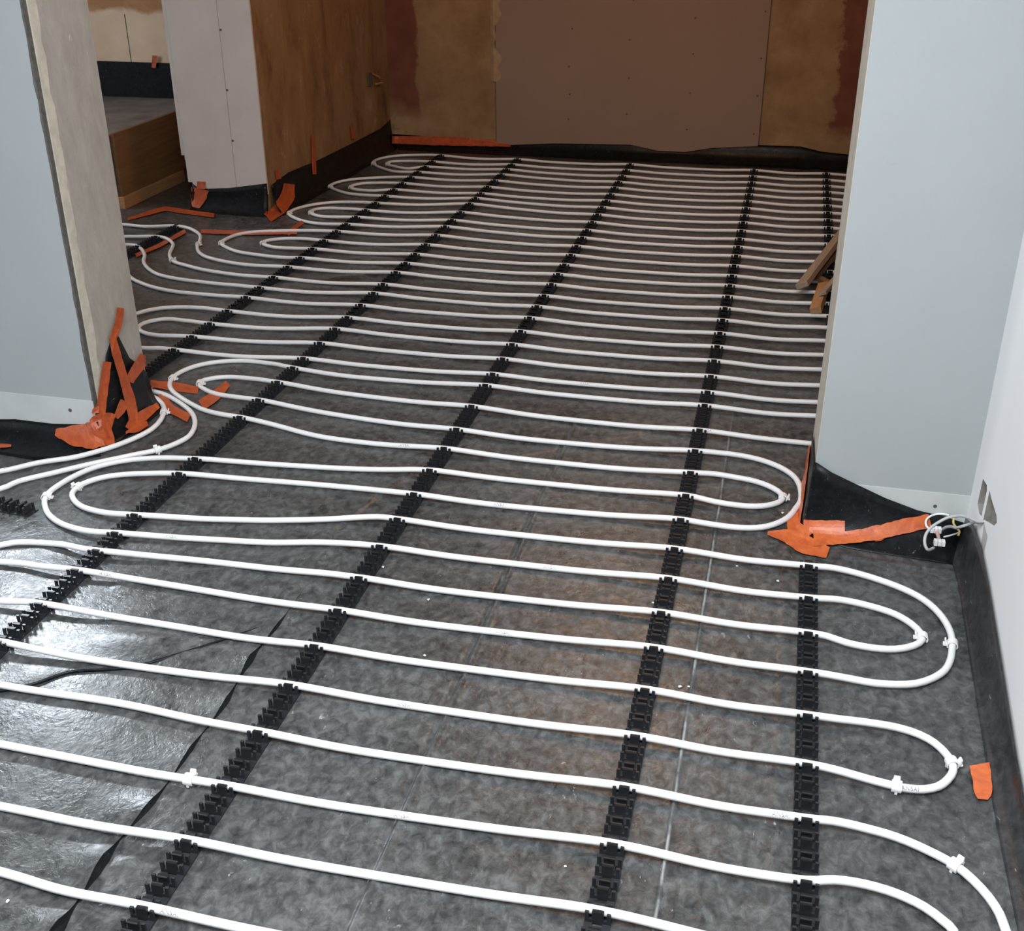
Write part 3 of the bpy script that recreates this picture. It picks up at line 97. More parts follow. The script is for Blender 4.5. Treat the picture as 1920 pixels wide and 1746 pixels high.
 'tape_floor_behind': [[(-2.0040,3.2186,0.0092),(-1.9946,3.2004,0.0109),(-1.9639,3.1482,0.0287),(-1.8858,3.0291,0.0739),(-1.8846,3.0244,0.0698)],[(-1.9905,3.2208,0.0080),(-1.9847,3.2083,0.0070),(-1.9698,3.1811,0.0129),(-1.9435,3.1357,0.0274),(-1.9360,3.1206,0.0278)],[(-1.9755,3.2201,0.0073),(-1.9711,3.2099,0.0055),(-1.9632,3.1941,0.0063),(-1.9527,3.1741,0.0093),(-1.9471,3.1621,0.0085)],[(-1.9607,3.2201,0.0075),(-1.9561,3.2095,0.0056),(-1.9494,3.1954,0.0053),(-1.9418,3.1799,0.0057),(-1.9354,3.1664,0.0053)],[(-1.9460,3.2208,0.0083),(-1.9412,3.2094,0.0059),(-1.9341,3.1943,0.0053),(-1.9265,3.1782,0.0053),(-1.9188,3.1622,0.0053)],[(-1.9311,3.2204,0.0078),(-1.9262,3.2088,0.0057),(-1.9190,3.1934,0.0053),(-1.9114,3.1774,0.0054),(-1.9040,3.1617,0.0053)],[(-1.9158,3.2200,0.0083),(-1.9110,3.2081,0.0059),(-1.9038,3.1923,0.0054),(-1.8961,3.1757,0.0053),(-1.8884,3.1591,0.0053)],[(-1.9001,3.2185,0.0083),(-1.8954,3.2065,0.0059),(-1.8884,3.1906,0.0054),(-1.8809,3.1739,0.0053),(-1.8733,3.1571,0.0053)],[(-1.8842,3.2158,0.0079),(-1.8796,3.2041,0.0057),(-1.8728,3.1885,0.0053),(-1.8656,3.1723,0.0053),(-1.8585,3.1562,0.0053)],[(-1.8681,3.2129,0.0080),(-1.8638,3.2014,0.0058),(-1.8572,3.1863,0.0053),(-1.8502,3.1703,0.0053),(-1.8432,3.1544,0.0053)],[(-1.8521,3.2096,0.0078),(-1.8479,3.1986,0.0057),(-1.8417,3.1840,0.0053),(-1.8351,3.1688,0.0053),(-1.8284,3.1537,0.0053)],[(-1.8363,3.2065,0.0073),(-1.8321,3.1957,0.0056),(-1.8262,3.1818,0.0053),(-1.8200,3.1675,0.0053),(-1.8139,3.1534,0.0053)],[(-1.8216,3.2057,0.0062),(-1.8167,3.1936,0.0053),(-1.8107,3.1796,0.0053),(-1.8048,3.1658,0.0053),(-1.7989,3.1521,0.0053)]],
 'tape_floor_diag': [[(-1.7216,3.2350,0.0079),(-1.7286,3.2409,0.0091),(-1.7368,3.2491,0.0093),(-1.7451,3.2573,0.0095),(-1.7520,3.2630,0.0109)],[(-1.7219,3.2150,0.0061),(-1.7297,3.2223,0.0067),(-1.7385,3.2313,0.0066),(-1.7471,3.2401,0.0066),(-1.7543,3.2461,0.0079)],[(-1.7167,3.1880,0.0061),(-1.7271,3.1985,0.0061),(-1.7376,3.2090,0.0061),(-1.7477,3.2188,0.0065),(-1.7561,3.2256,0.0083)],[(-1.7125,3.1623,0.0061),(-1.7243,3.1741,0.0061),(-1.7361,3.1859,0.0061),(-1.7475,3.1970,0.0066),(-1.7571,3.2045,0.0086)],[(-1.7107,3.1379,0.0061),(-1.7227,3.1504,0.0061),(-1.7347,3.1631,0.0061),(-1.7468,3.1757,0.0062),(-1.7566,3.1842,0.0082)],[(-1.7108,3.1143,0.0061),(-1.7229,3.1284,0.0061),(-1.7351,3.1425,0.0061),(-1.7473,3.1564,0.0063),(-1.7570,3.1659,0.0086)],[(-1.7122,3.0937,0.0061),(-1.7247,3.1089,0.0061),(-1.7374,3.1241,0.0061),(-1.7495,3.1383,0.0067),(-1.7593,3.1483,0.0093)],[(-1.7147,3.0760,0.0061),(-1.7271,3.0909,0.0061),(-1.7397,3.1059,0.0061),(-1.7518,3.1202,0.0065),(-1.7616,3.1303,0.0090)],[(-1.7166,3.0578,0.0061),(-1.7292,3.0728,0.0061),(-1.7419,3.0879,0.0061),(-1.7542,3.1022,0.0065),(-1.7644,3.1129,0.0088)],[(-1.7190,3.0402,0.0061),(-1.7315,3.0550,0.0061),(-1.7441,3.0700,0.0061),(-1.7568,3.0850,0.0061),(-1.7684,3.0980,0.0072)]],
 'tape_floor_mid': [[(-1.9072,3.1284,0.0123),(-1.9090,3.1222,0.0115),(-1.9101,3.1146,0.0114),(-1.9111,3.1070,0.0112),(-1.9128,3.1007,0.0105)],[(-1.8925,3.1133,0.0083),(-1.8942,3.1071,0.0076),(-1.8950,3.0995,0.0076),(-1.8958,3.0918,0.0076),(-1.8972,3.0853,0.0072)],[(-1.8728,3.0937,0.0081),(-1.8749,3.0866,0.0072),(-1.8762,3.0782,0.0070),(-1.8772,3.0693,0.0070),(-1.8783,3.0607,0.0069)],[(-1.8546,3.0721,0.0072),(-1.8559,3.0643,0.0069),(-1.8567,3.0556,0.0070),(-1.8567,3.0456,0.0079),(-1.8541,3.0338,0.0094)],[(-1.8368,3.0547,0.0075),(-1.8377,3.0449,0.0069),(-1.8378,3.0338,0.0069),(-1.8378,3.0228,0.0069),(-1.8379,3.0119,0.0069)],[(-1.8230,3.0401,0.0083),(-1.8221,3.0298,0.0069),(-1.8195,3.0168,0.0069),(-1.8169,3.0039,0.0069),(-1.8143,2.9911,0.0069)],[(-1.8071,3.0302,0.0097),(-1.8054,3.0198,0.0076),(-1.8020,3.0065,0.0070),(-1.7980,2.9922,0.0069),(-1.7939,2.9779,0.0069)],[(-1.7903,3.0196,0.0087),(-1.7885,3.0095,0.0071),(-1.7849,2.9966,0.0069),(-1.7810,2.9831,0.0070),(-1.7775,2.9703,0.0069)],[(-1.7731,3.0102,0.0090),(-1.7713,2.9998,0.0072),(-1.7678,2.9865,0.0069),(-1.7640,2.9727,0.0069),(-1.7601,2.9590,0.0069)],[(-1.7564,3.0012,0.0089),(-1.7544,2.9901,0.0073),(-1.7508,2.9766,0.0069),(-1.7469,2.9625,0.0069),(-1.7431,2.9485,0.0069)],[(-1.7416,2.9948,0.0070),(-1.7378,2.9808,0.0069),(-1.7340,2.9667,0.0069),(-1.7302,2.9527,0.0069),(-1.7264,2.9389,0.0069)]],
 'tape_mid_top': [[(-2.8578,5.3723,0.1463),(-2.8699,5.3723,0.1465),(-2.8821,5.3723,0.1467),(-2.8943,5.3723,0.1469),(-2.9060,5.3713,0.1473)],[(-2.8622,5.3697,0.1278),(-2.8730,5.3687,0.1282),(-2.8842,5.3687,0.1284),(-2.8955,5.3686,0.1286),(-2.9062,5.3674,0.1291)],[(-2.8615,5.3621,0.1114),(-2.8731,5.3621,0.1116),(-2.8848,5.3621,0.1117),(-2.8964,5.3621,0.1119),(-2.9073,5.3612,0.1123)]],
 'tape_mid_square': [[(-2.8416,5.3644,0.1037),(-2.8661,5.3649,0.1074),(-2.8907,5.3653,0.1111),(-2.9147,5.3649,0.1149),(-2.9422,5.3702,0.1170)],[(-2.8532,5.3621,0.0854),(-2.8747,5.3619,0.0889),(-2.8966,5.3624,0.0921),(-2.9182,5.3627,0.0952),(-2.9471,5.3755,0.0948)],[(-2.8565,5.3584,0.0664),(-2.8794,5.3589,0.0698),(-2.9021,5.3591,0.0733),(-2.9251,5.3596,0.0764),(-2.9900,5.4404,0.0636)],[(-2.8690,5.3535,0.0493),(-2.8879,5.3536,0.0522),(-2.9070,5.3542,0.0549),(-2.9265,5.3555,0.0571),(-2.9847,5.4312,0.0444)],[(-2.8822,5.3466,0.0330),(-2.8962,5.3464,0.0352),(-2.9108,5.3474,0.0372),(-2.9255,5.3486,0.0390),(-2.9405,5.3503,0.0402)],[(-2.8925,5.3361,0.0185),(-2.9031,5.3374,0.0196),(-2.9136,5.3392,0.0206),(-2.9240,5.3402,0.0211),(-2.9343,5.3414,0.0223)]],
 'tape_far_floor': [[(-3.1826,5.1295,0.0053),(-3.1752,5.1183,0.0053),(-3.1677,5.1072,0.0053),(-3.1603,5.0961,0.0053),(-3.1529,5.0850,0.0053)],[(-3.1737,5.1498,0.0063),(-3.1680,5.1415,0.0054),(-3.1607,5.1305,0.0053),(-3.1531,5.1191,0.0054),(-3.1458,5.1081,0.0053)],[(-3.1671,5.1741,0.0068),(-3.1614,5.1658,0.0055),(-3.1536,5.1540,0.0053),(-3.1454,5.1415,0.0053),(-3.1372,5.1291,0.0053)],[(-3.1610,5.1994,0.0069),(-3.1549,5.1904,0.0056),(-3.1465,5.1776,0.0053),(-3.1376,5.1641,0.0053),(-3.1287,5.1506,0.0053)],[(-3.1550,5.2251,0.0069),(-3.1484,5.2153,0.0055),(-3.1393,5.2014,0.0053),(-3.1297,5.1868,0.0054),(-3.1204,5.1725,0.0053)],[(-3.1492,5.2513,0.0074),(-3.1420,5.2406,0.0057),(-3.1320,5.2253,0.0053),(-3.1214,5.2090,0.0053),(-3.1109,5.1926,0.0053)],[(-3.1430,5.2773,0.0073),(-3.1353,5.2657,0.0056),(-3.1247,5.2494,0.0053),(-3.1136,5.2321,0.0054),(-3.1027,5.2152,0.0053)],[(-3.1362,5.3026,0.0080),(-3.1281,5.2903,0.0061),(-3.1170,5.2729,0.0055),(-3.1053,5.2545,0.0054),(-3.0933,5.2357,0.0053)],[(-3.1275,5.3257,0.0078),(-3.1195,5.3131,0.0059),(-3.1083,5.2953,0.0054),(-3.0966,5.2765,0.0053),(-3.0848,5.2576,0.0053)],[(-3.1171,5.3458,0.0077),(-3.1092,5.3333,0.0060),(-3.0983,5.3157,0.0057),(-3.0870,5.2974,0.0057),(-3.0766,5.2806,0.0053)],[(-3.1018,5.3610,0.0100),(-3.0948,5.3482,0.0081),(-3.0849,5.3303,0.0077),(-3.0748,5.3123,0.0073),(-3.0671,5.2982,0.0059)],[(-3.0801,5.3642,0.0079),(-3.0741,5.3511,0.0062),(-3.0651,5.3329,0.0060),(-3.0559,5.3142,0.0059),(-3.0479,5.2976,0.0053)],[(-3.0563,5.3603,0.0074),(-3.0504,5.3471,0.0056),(-3.0416,5.3287,0.0054),(-3.0323,5.3095,0.0054),(-3.0233,5.2909,0.0053)],[(-3.0318,5.3548,0.0076),(-3.0259,5.3413,0.0057),(-3.0170,5.3226,0.0053),(-3.0075,5.3027,0.0053),(-2.9980,5.2829,0.0053)],[(-3.0071,5.3485,0.0077),(-3.0013,5.3351,0.0057),(-2.9924,5.3163,0.0053),(-2.9828,5.2962,0.0053),(-2.9733,5.2761,0.0053)],[(-2.9821,5.3411,0.0074),(-2.9765,5.3283,0.0056),(-2.9680,5.3100,0.0053),(-2.9588,5.2908,0.0053),(-2.9499,5.2719,0.0053)],[(-2.9565,5.3329,0.0081),(-2.9517,5.3214,0.0059),(-2.9436,5.3040,0.0053),(-2.9346,5.2849,0.0053),(-2.9256,5.2658,0.0053)],[(-2.9317,5.3237,0.0088),(-2.9268,5.3145,0.0066),(-2.9194,5.2981,0.0055),(-2.9103,5.2787,0.0053),(-2.9008,5.2586,0.0053)],[(-2.9071,5.3174,0.0093),(-2.9027,5.3088,0.0069),(-2.8955,5.2928,0.0056),(-2.8864,5.2732,0.0053),(-2.8769,5.2528,0.0053)],[(-2.8830,5.3126,0.0087),(-2.8790,5.3035,0.0063),(-2.8720,5.2879,0.0055),(-2.8635,5.2696,0.0054),(-2.8553,5.2517,0.0053)],[(-2.8599,5.3087,0.0083),(-2.8557,5.2989,0.0061),(-2.8485,5.2829,0.0054),(-2.8400,5.2646,0.0054),(-2.8319,5.2467,0.0053)],[(-2.8374,5.3060,0.0085),(-2.8325,5.2949,0.0063),(-2.8249,5.2778,0.0054),(-2.8161,5.2583,0.0053),(-2.8070,5.2385,0.0053)],[(-2.8150,5.3038,0.0076),(-2.8096,5.2909,0.0058),(-2.8016,5.2730,0.0053),(-2.7929,5.2538,0.0053),(-2.7843,5.2347,0.0053)],[(-2.7940,5.3035,0.0062),(-2.7870,5.2872,0.0053),(-2.7783,5.2680,0.0053),(-2.7697,5.2490,0.0053),(-2.7612,5.2300,0.0053)]],
 'tape_far_line': [[(-2.7163,5.0005,0.0087),(-2.7113,4.9899,0.0072),(-2.7041,4.9751,0.0069),(-2.6967,4.9599,0.0068),(-2.6903,4.9468,0.0061)],[(-2.6982,5.0046,0.0083),(-2.6932,4.9938,0.0066),(-2.6861,4.9790,0.0063),(-2.6784,4.9634,0.0062),(-2.6708,4.9477,0.0061)],[(-2.6792,5.0067,0.0075),(-2.6742,4.9959,0.0062),(-2.6671,4.9812,0.0061),(-2.6596,4.9658,0.0063),(-2.6528,4.9516,0.0061)],[(-2.6603,5.0095,0.0083),(-2.6552,4.9984,0.0066),(-2.6479,4.9829,0.0061),(-2.6399,4.9663,0.0061),(-2.6319,4.9496,0.0061)],[(-2.6413,5.0117,0.0083),(-2.6362,5.0004,0.0065),(-2.6287,4.9847,0.0061),(-2.6207,4.9679,0.0061),(-2.6126,4.9510,0.0061)],[(-2.6219,5.0131,0.0079),(-2.6169,5.0020,0.0063),(-2.6096,4.9865,0.0061),(-2.6019,4.9702,0.0062),(-2.5944,4.9545,0.0061)],[(-2.6027,5.0148,0.0080),(-2.5977,5.0037,0.0064),(-2.5905,4.9882,0.0061),(-2.5828,4.9719,0.0061),(-2.5751,4.9556,0.0061)],[(-2.5835,5.0167,0.0079),(-2.5785,5.0055,0.0063),(-2.5713,4.9900,0.0061),(-2.5637,4.9737,0.0062),(-2.5563,4.9578,0.0061)],[(-2.5645,5.0189,0.0082),(-2.5595,5.0075,0.0065),(-2.5522,4.9917,0.0061),(-2.5444,4.9748,0.0061),(-2.5366,4.9579,0.0061)],[(-2.5454,5.0208,0.0078),(-2.5404,5.0094,0.0063),(-2.5331,4.9935,0.0061),(-2.5255,4.9768,0.0062),(-2.5181,4.9608,0.0061)],[(-2.5266,5.0234,0.0081),(-2.5215,5.0116,0.0064),(-2.5141,4.9952,0.0061),(-2.5062,4.9780,0.0061),(-2.4984,4.9609,0.0061)],[(-2.5081,5.0263,0.0083),(-2.5028,5.0141,0.0065),(-2.4950,4.9970,0.0061),(-2.4867,4.9788,0.0061),(-2.4785,4.9607,0.0061)],[(-2.4898,5.0292,0.0079),(-2.4845,5.0171,0.0062),(-2.4766,5.0001,0.0061),(-2.4686,4.9827,0.0061),(-2.4607,4.9654,0.0061)],[(-2.4718,5.0332,0.0084),(-2.4665,5.0212,0.0066),(-2.4589,5.0046,0.0061),(-2.4507,4.9869,0.0061),(-2.4425,4.9691,0.0061)],[(-2.4537,5.0371,0.0077),(-2.4485,5.0254,0.0063),(-2.4412,5.0094,0.0061),(-2.4334,4.9925,0.0063),(-2.4263,4.9767,0.0061)],[(-2.4358,5.0416,0.0085),(-2.4307,5.0301,0.0067),(-2.4234,5.0139,0.0062),(-2.4155,4.9964,0.0061),(-2.4075,4.9788,0.0061)],[(-2.4177,5.0455,0.0078),(-2.4128,5.0343,0.0063),(-2.4058,5.0187,0.0061),(-2.3984,5.0024,0.0062),(-2.3914,4.9868,0.0061)],[(-2.3998,5.0499,0.0079),(-2.3950,5.0388,0.0063),(-2.3881,5.0234,0.0061),(-2.3808,5.0072,0.0062),(-2.3738,4.9914,0.0061)],[(-2.3820,5.0547,0.0083),(-2.3772,5.0436,0.0066),(-2.3703,5.0280,0.0061),(-2.3629,5.0112,0.0061),(-2.3554,4.9944,0.0061)],[(-2.3639,5.0588,0.0079),(-2.3593,5.0479,0.0064),(-2.3527,5.0328,0.0061),(-2.3456,5.0168,0.0061),(-2.3387,5.0010,0.0061)],[(-2.3459,5.0628,0.0078),(-2.3414,5.0522,0.0063),(-2.3350,5.0374,0.0061),(-2.3282,5.0219,0.0061),(-2.3215,5.0067,0.0061)],[(-2.3280,5.0674,0.0077),(-2.3236,5.0568,0.0063),(-2.3172,5.0421,0.0061),(-2.3105,5.0266,0.0062),(-2.3041,5.0117,0.0061)],[(-2.3102,5.0722,0.0084),(-2.3058,5.0616,0.0066),(-2.2994,5.0466,0.0062),(-2.2925,5.0304,0.0061),(-2.2854,5.0140,0.0061)],[(-2.2922,5.0762,0.0076),(-2.2879,5.0659,0.0063),(-2.2818,5.0514,0.0061),(-2.2753,5.0363,0.0062),(-2.2692,5.0219,0.0061)],[(-2.2745,5.0811,0.0075),(-2.2702,5.0706,0.0062),(-2.2641,5.0561,0.0061),(-2.2577,5.0410,0.0062),(-2.2516,5.0267,0.0061)],[(-2.2573,5.0874,0.0079),(-2.2529,5.0765,0.0063),(-2.2463,5.0609,0.0061),(-2.2395,5.0446,0.0061),(-2.2327,5.0284,0.0061)]],
 'tape_far_diag': [[(-2.2725,5.2132,0.0101),(-2.2791,5.2220,0.0112),(-2.2871,5.2339,0.0114),(-2.2951,5.2458,0.0117),(-2.3015,5.2540,0.0130)],[(-2.2749,5.1781,0.0069),(-2.2822,5.1883,0.0076),(-2.2904,5.2007,0.0076),(-2.2984,5.2126,0.0078),(-2.3048,5.2208,0.0091)],[(-2.2721,5.1319,0.0069),(-2.2804,5.1441,0.0070),(-2.2887,5.1566,0.0070),(-2.2967,5.1684,0.0073),(-2.3032,5.1765,0.0087)],[(-2.2678,5.0858,0.0069),(-2.2765,5.0975,0.0073),(-2.2852,5.1091,0.0077),(-2.2936,5.1199,0.0083),(-2.3005,5.1273,0.0100)],[(-2.2636,5.0406,0.0069),(-2.2708,5.0496,0.0070),(-2.2782,5.0589,0.0070),(-2.2853,5.0678,0.0072),(-2.2913,5.0742,0.0081)],[(-2.2592,4.9936,0.0069),(-2.2647,5.0006,0.0069),(-2.2702,5.0075,0.0069),(-2.2757,5.0145,0.0069),(-2.2813,5.0214,0.0069)]],
 'tape_far_rail': [[(-2.7570,4.9299,0.0095),(-2.7638,4.9388,0.0107),(-2.7725,4.9509,0.0109),(-2.7810,4.9629,0.0112),(-2.7876,4.9712,0.0126)],[(-2.7603,4.9010,0.0077),(-2.7683,4.9120,0.0082),(-2.7773,4.9246,0.0082),(-2.7860,4.9367,0.0084),(-2.7925,4.9451,0.0098)],[(-2.7592,4.8651,0.0077),(-2.7686,4.8782,0.0077),(-2.7780,4.8913,0.0077),(-2.7868,4.9034,0.0081),(-2.7935,4.9118,0.0096)],[(-2.7601,4.8322,0.0077),(-2.7690,4.8446,0.0077),(-2.7779,4.8570,0.0077),(-2.7864,4.8687,0.0079),(-2.7928,4.8768,0.0093)],[(-2.7609,4.7997,0.0077),(-2.7692,4.8112,0.0077),(-2.7777,4.8229,0.0077),(-2.7859,4.8341,0.0078),(-2.7921,4.8419,0.0090)],[(-2.7609,4.7663,0.0077),(-2.7691,4.7776,0.0077),(-2.7775,4.7892,0.0077),(-2.7856,4.8003,0.0078),(-2.7918,4.8080,0.0090)],[(-2.7597,4.7317,0.0077),(-2.7685,4.7437,0.0077),(-2.7773,4.7558,0.0077),(-2.7858,4.7672,0.0079),(-2.7922,4.7752,0.0093)],[(-2.7593,4.6981,0.0077),(-2.7682,4.7104,0.0077),(-2.7771,4.7228,0.0077),(-2.7861,4.7352,0.0077),(-2.7927,4.7436,0.0090)],[(-2.7619,4.6686,0.0077),(-2.7706,4.6810,0.0077),(-2.7794,4.6935,0.0077),(-2.7881,4.7060,0.0077),(-2.7945,4.7145,0.0090)],[(-2.7657,4.6415,0.0077),(-2.7745,4.6542,0.0077),(-2.7833,4.6669,0.0077),(-2.7916,4.6787,0.0080),(-2.7978,4.6870,0.0095)],[(-2.7706,4.6167,0.0077),(-2.7788,4.6285,0.0077),(-2.7872,4.6405,0.0077),(-2.7953,4.6520,0.0079),(-2.8013,4.6600,0.0092)],[(-2.7744,4.5905,0.0077),(-2.7827,4.6024,0.0077),(-2.7911,4.6143,0.0077),(-2.7991,4.6256,0.0079),(-2.8050,4.6335,0.0093)],[(-2.7785,4.5651,0.0077),(-2.7867,4.5767,0.0077),(-2.7949,4.5884,0.0077),(-2.8028,4.5995,0.0079),(-2.8088,4.6073,0.0092)],[(-2.7821,4.5393,0.0077),(-2.7904,4.5509,0.0077),(-2.7987,4.5627,0.0077),(-2.8067,4.5737,0.0079),(-2.8130,4.5821,0.0091)],[(-2.7862,4.5143,0.0077),(-2.7943,4.5257,0.0077),(-2.8025,4.5371,0.0077),(-2.8108,4.5487,0.0077),(-2.8191,4.5602,0.0077)]],
 'tape_mid_right': [[(-2.4863,5.6275,0.0942),(-2.4927,5.6075,0.1001),(-2.4960,5.5808,0.1074),(-2.4988,5.5533,0.1152),(-2.5030,5.5290,0.1222)],[(-2.4846,5.6152,0.0774),(-2.4912,5.5950,0.0831),(-2.4948,5.5681,0.0908),(-2.4978,5.5400,0.0989),(-2.5011,5.5133,0.1063)],[(-2.4785,5.5988,0.0615),(-2.4866,5.5784,0.0673),(-2.4917,5.5509,0.0755),(-2.4957,5.5215,0.0837),(-2.4995,5.4921,0.0923)],[(-2.4682,5.5749,0.0432),(-2.4790,5.5558,0.0510),(-2.4867,5.5297,0.0608),(-2.4931,5.5010,0.0717),(-2.4983,5.4701,0.0827)],[(-2.4650,5.5367,0.0268),(-2.4756,5.5225,0.0374),(-2.4835,5.5023,0.0497),(-2.4902,5.4794,0.0627),(-2.4972,5.4573,0.0756)],[(-2.4624,5.4925,0.0185),(-2.4733,5.4835,0.0294),(-2.4819,5.4690,0.0416),(-2.4890,5.4511,0.0548),(-2.4960,5.4330,0.0681)],[(-2.4538,5.4462,0.0131),(-2.4672,5.4429,0.0223),(-2.4788,5.4335,0.0336),(-2.4881,5.4188,0.0464),(-2.4952,5.3992,0.0607)],[(-2.4473,5.3899,0.0073),(-2.4643,5.4009,0.0149),(-2.4768,5.3994,0.0261),(-2.4862,5.3910,0.0392),(-2.5052,5.4037,0.0447)],[(-2.4536,5.3473,0.0045),(-2.4758,5.3743,0.0088),(-2.4945,5.3933,0.0155),(-2.5036,5.4012,0.0206),(-2.5151,5.4048,0.0316)],[(-2.4530,5.3045,0.0045),(-2.4783,5.3398,0.0057),(-2.5006,5.3685,0.0088),(-2.5114,5.3817,0.0118),(-2.5196,5.3799,0.0234)],[(-2.4499,5.2594,0.0045),(-2.4760,5.2967,0.0046),(-2.4996,5.3287,0.0064),(-2.5158,5.3446,0.0128),(-2.5219,5.3356,0.0231)],[(-2.4486,5.2174,0.0045),(-2.4732,5.2524,0.0045),(-2.4980,5.2879,0.0045),(-2.5187,5.3139,0.0069),(-2.5313,5.3212,0.0132)]],
 'tape_side_a': [[(-2.5145,5.5054,0.1981),(-2.5150,5.4957,0.1991),(-2.5154,5.4856,0.2003),(-2.5158,5.4756,0.2014),(-2.5162,5.4657,0.2025)],[(-2.5105,5.5081,0.1737),(-2.5134,5.5014,0.1739),(-2.5147,5.4915,0.1748),(-2.5154,5.4801,0.1761),(-2.5161,5.4688,0.1773)],[(-2.5058,5.5086,0.1503),(-2.5101,5.5034,0.1494),(-2.5125,5.4940,0.1500),(-2.5139,5.4824,0.1511),(-2.5160,5.4723,0.1519)]],
 'tape_side_b': [[(-2.4954,5.9519,0.2872),(-2.4961,5.9460,0.2881),(-2.4964,5.9390,0.2893),(-2.4967,5.9321,0.2904),(-2.4970,5.9252,0.2915)],[(-2.4949,5.9512,0.2665),(-2.4961,5.9454,0.2674),(-2.4964,5.9378,0.2687),(-2.4967,5.9299,0.2700),(-2.4971,5.9223,0.2712)],[(-2.4941,5.9519,0.2456),(-2.4958,5.9453,0.2466),(-2.4965,5.9365,0.2480),(-2.4969,5.9270,0.2496),(-2.4973,5.9175,0.2512)],[(-2.4943,5.9523,0.2245),(-2.4960,5.9450,0.2256),(-2.4965,5.9353,0.2273),(-2.4969,5.9250,0.2290),(-2.4974,5.9150,0.2307)],[(-2.4939,5.9528,0.2034),(-2.4958,5.9447,0.2047),(-2.4966,5.9339,0.2065),(-2.4971,5.9226,0.2085),(-2.4975,5.9112,0.2105)],[(-2.4931,5.9522,0.1825),(-2.4953,5.9435,0.1839),(-2.4963,5.9319,0.1859),(-2.4971,5.9200,0.1880),(-2.4977,5.9074,0.1902)],[(-2.4919,5.9476,0.1623),(-2.4939,5.9385,0.1638),(-2.4948,5.9270,0.1658),(-2.4962,5.9167,0.1676),(-2.4977,5.9066,0.1693)],[(-2.4882,5.9389,0.1437),(-2.4901,5.9290,0.1454),(-2.4908,5.9161,0.1477),(-2.4938,5.9089,0.1481),(-2.4966,5.9010,0.1494)],[(-2.4859,5.9300,0.1244),(-2.4879,5.9212,0.1259),(-2.4887,5.9097,0.1280),(-2.4895,5.8984,0.1300),(-2.4902,5.8865,0.1322)],[(-2.4832,5.9217,0.1053),(-2.4852,5.9132,0.1067),(-2.4862,5.9023,0.1088),(-2.4870,5.8910,0.1109),(-2.4879,5.8800,0.1129)],[(-2.4809,5.9140,0.0861),(-2.4825,5.9048,0.0878),(-2.4833,5.8939,0.0898),(-2.4841,5.8830,0.0919),(-2.4849,5.8721,0.0940)]],
 'tape_side_c': [[(-2.4740,6.4768,0.2486),(-2.4742,6.4712,0.2492),(-2.4744,6.4656,0.2498),(-2.4746,6.4601,0.2503),(-2.4749,6.4545,0.2509)],[(-2.4725,6.4877,0.2209),(-2.4736,6.4818,0.2213),(-2.4741,6.4742,0.2221),(-2.4744,6.4662,0.2229),(-2.4747,6.4584,0.2237)],[(-2.4712,6.4996,0.1928),(-2.4728,6.4921,0.1933),(-2.4734,6.4821,0.1944),(-2.4739,6.4716,0.1955),(-2.4746,6.4618,0.1965)],[(-2.4675,6.5077,0.1655),(-2.4701,6.4987,0.1660),(-2.4714,6.4865,0.1672),(-2.4726,6.4740,0.1685),(-2.4745,6.4633,0.1694)]],
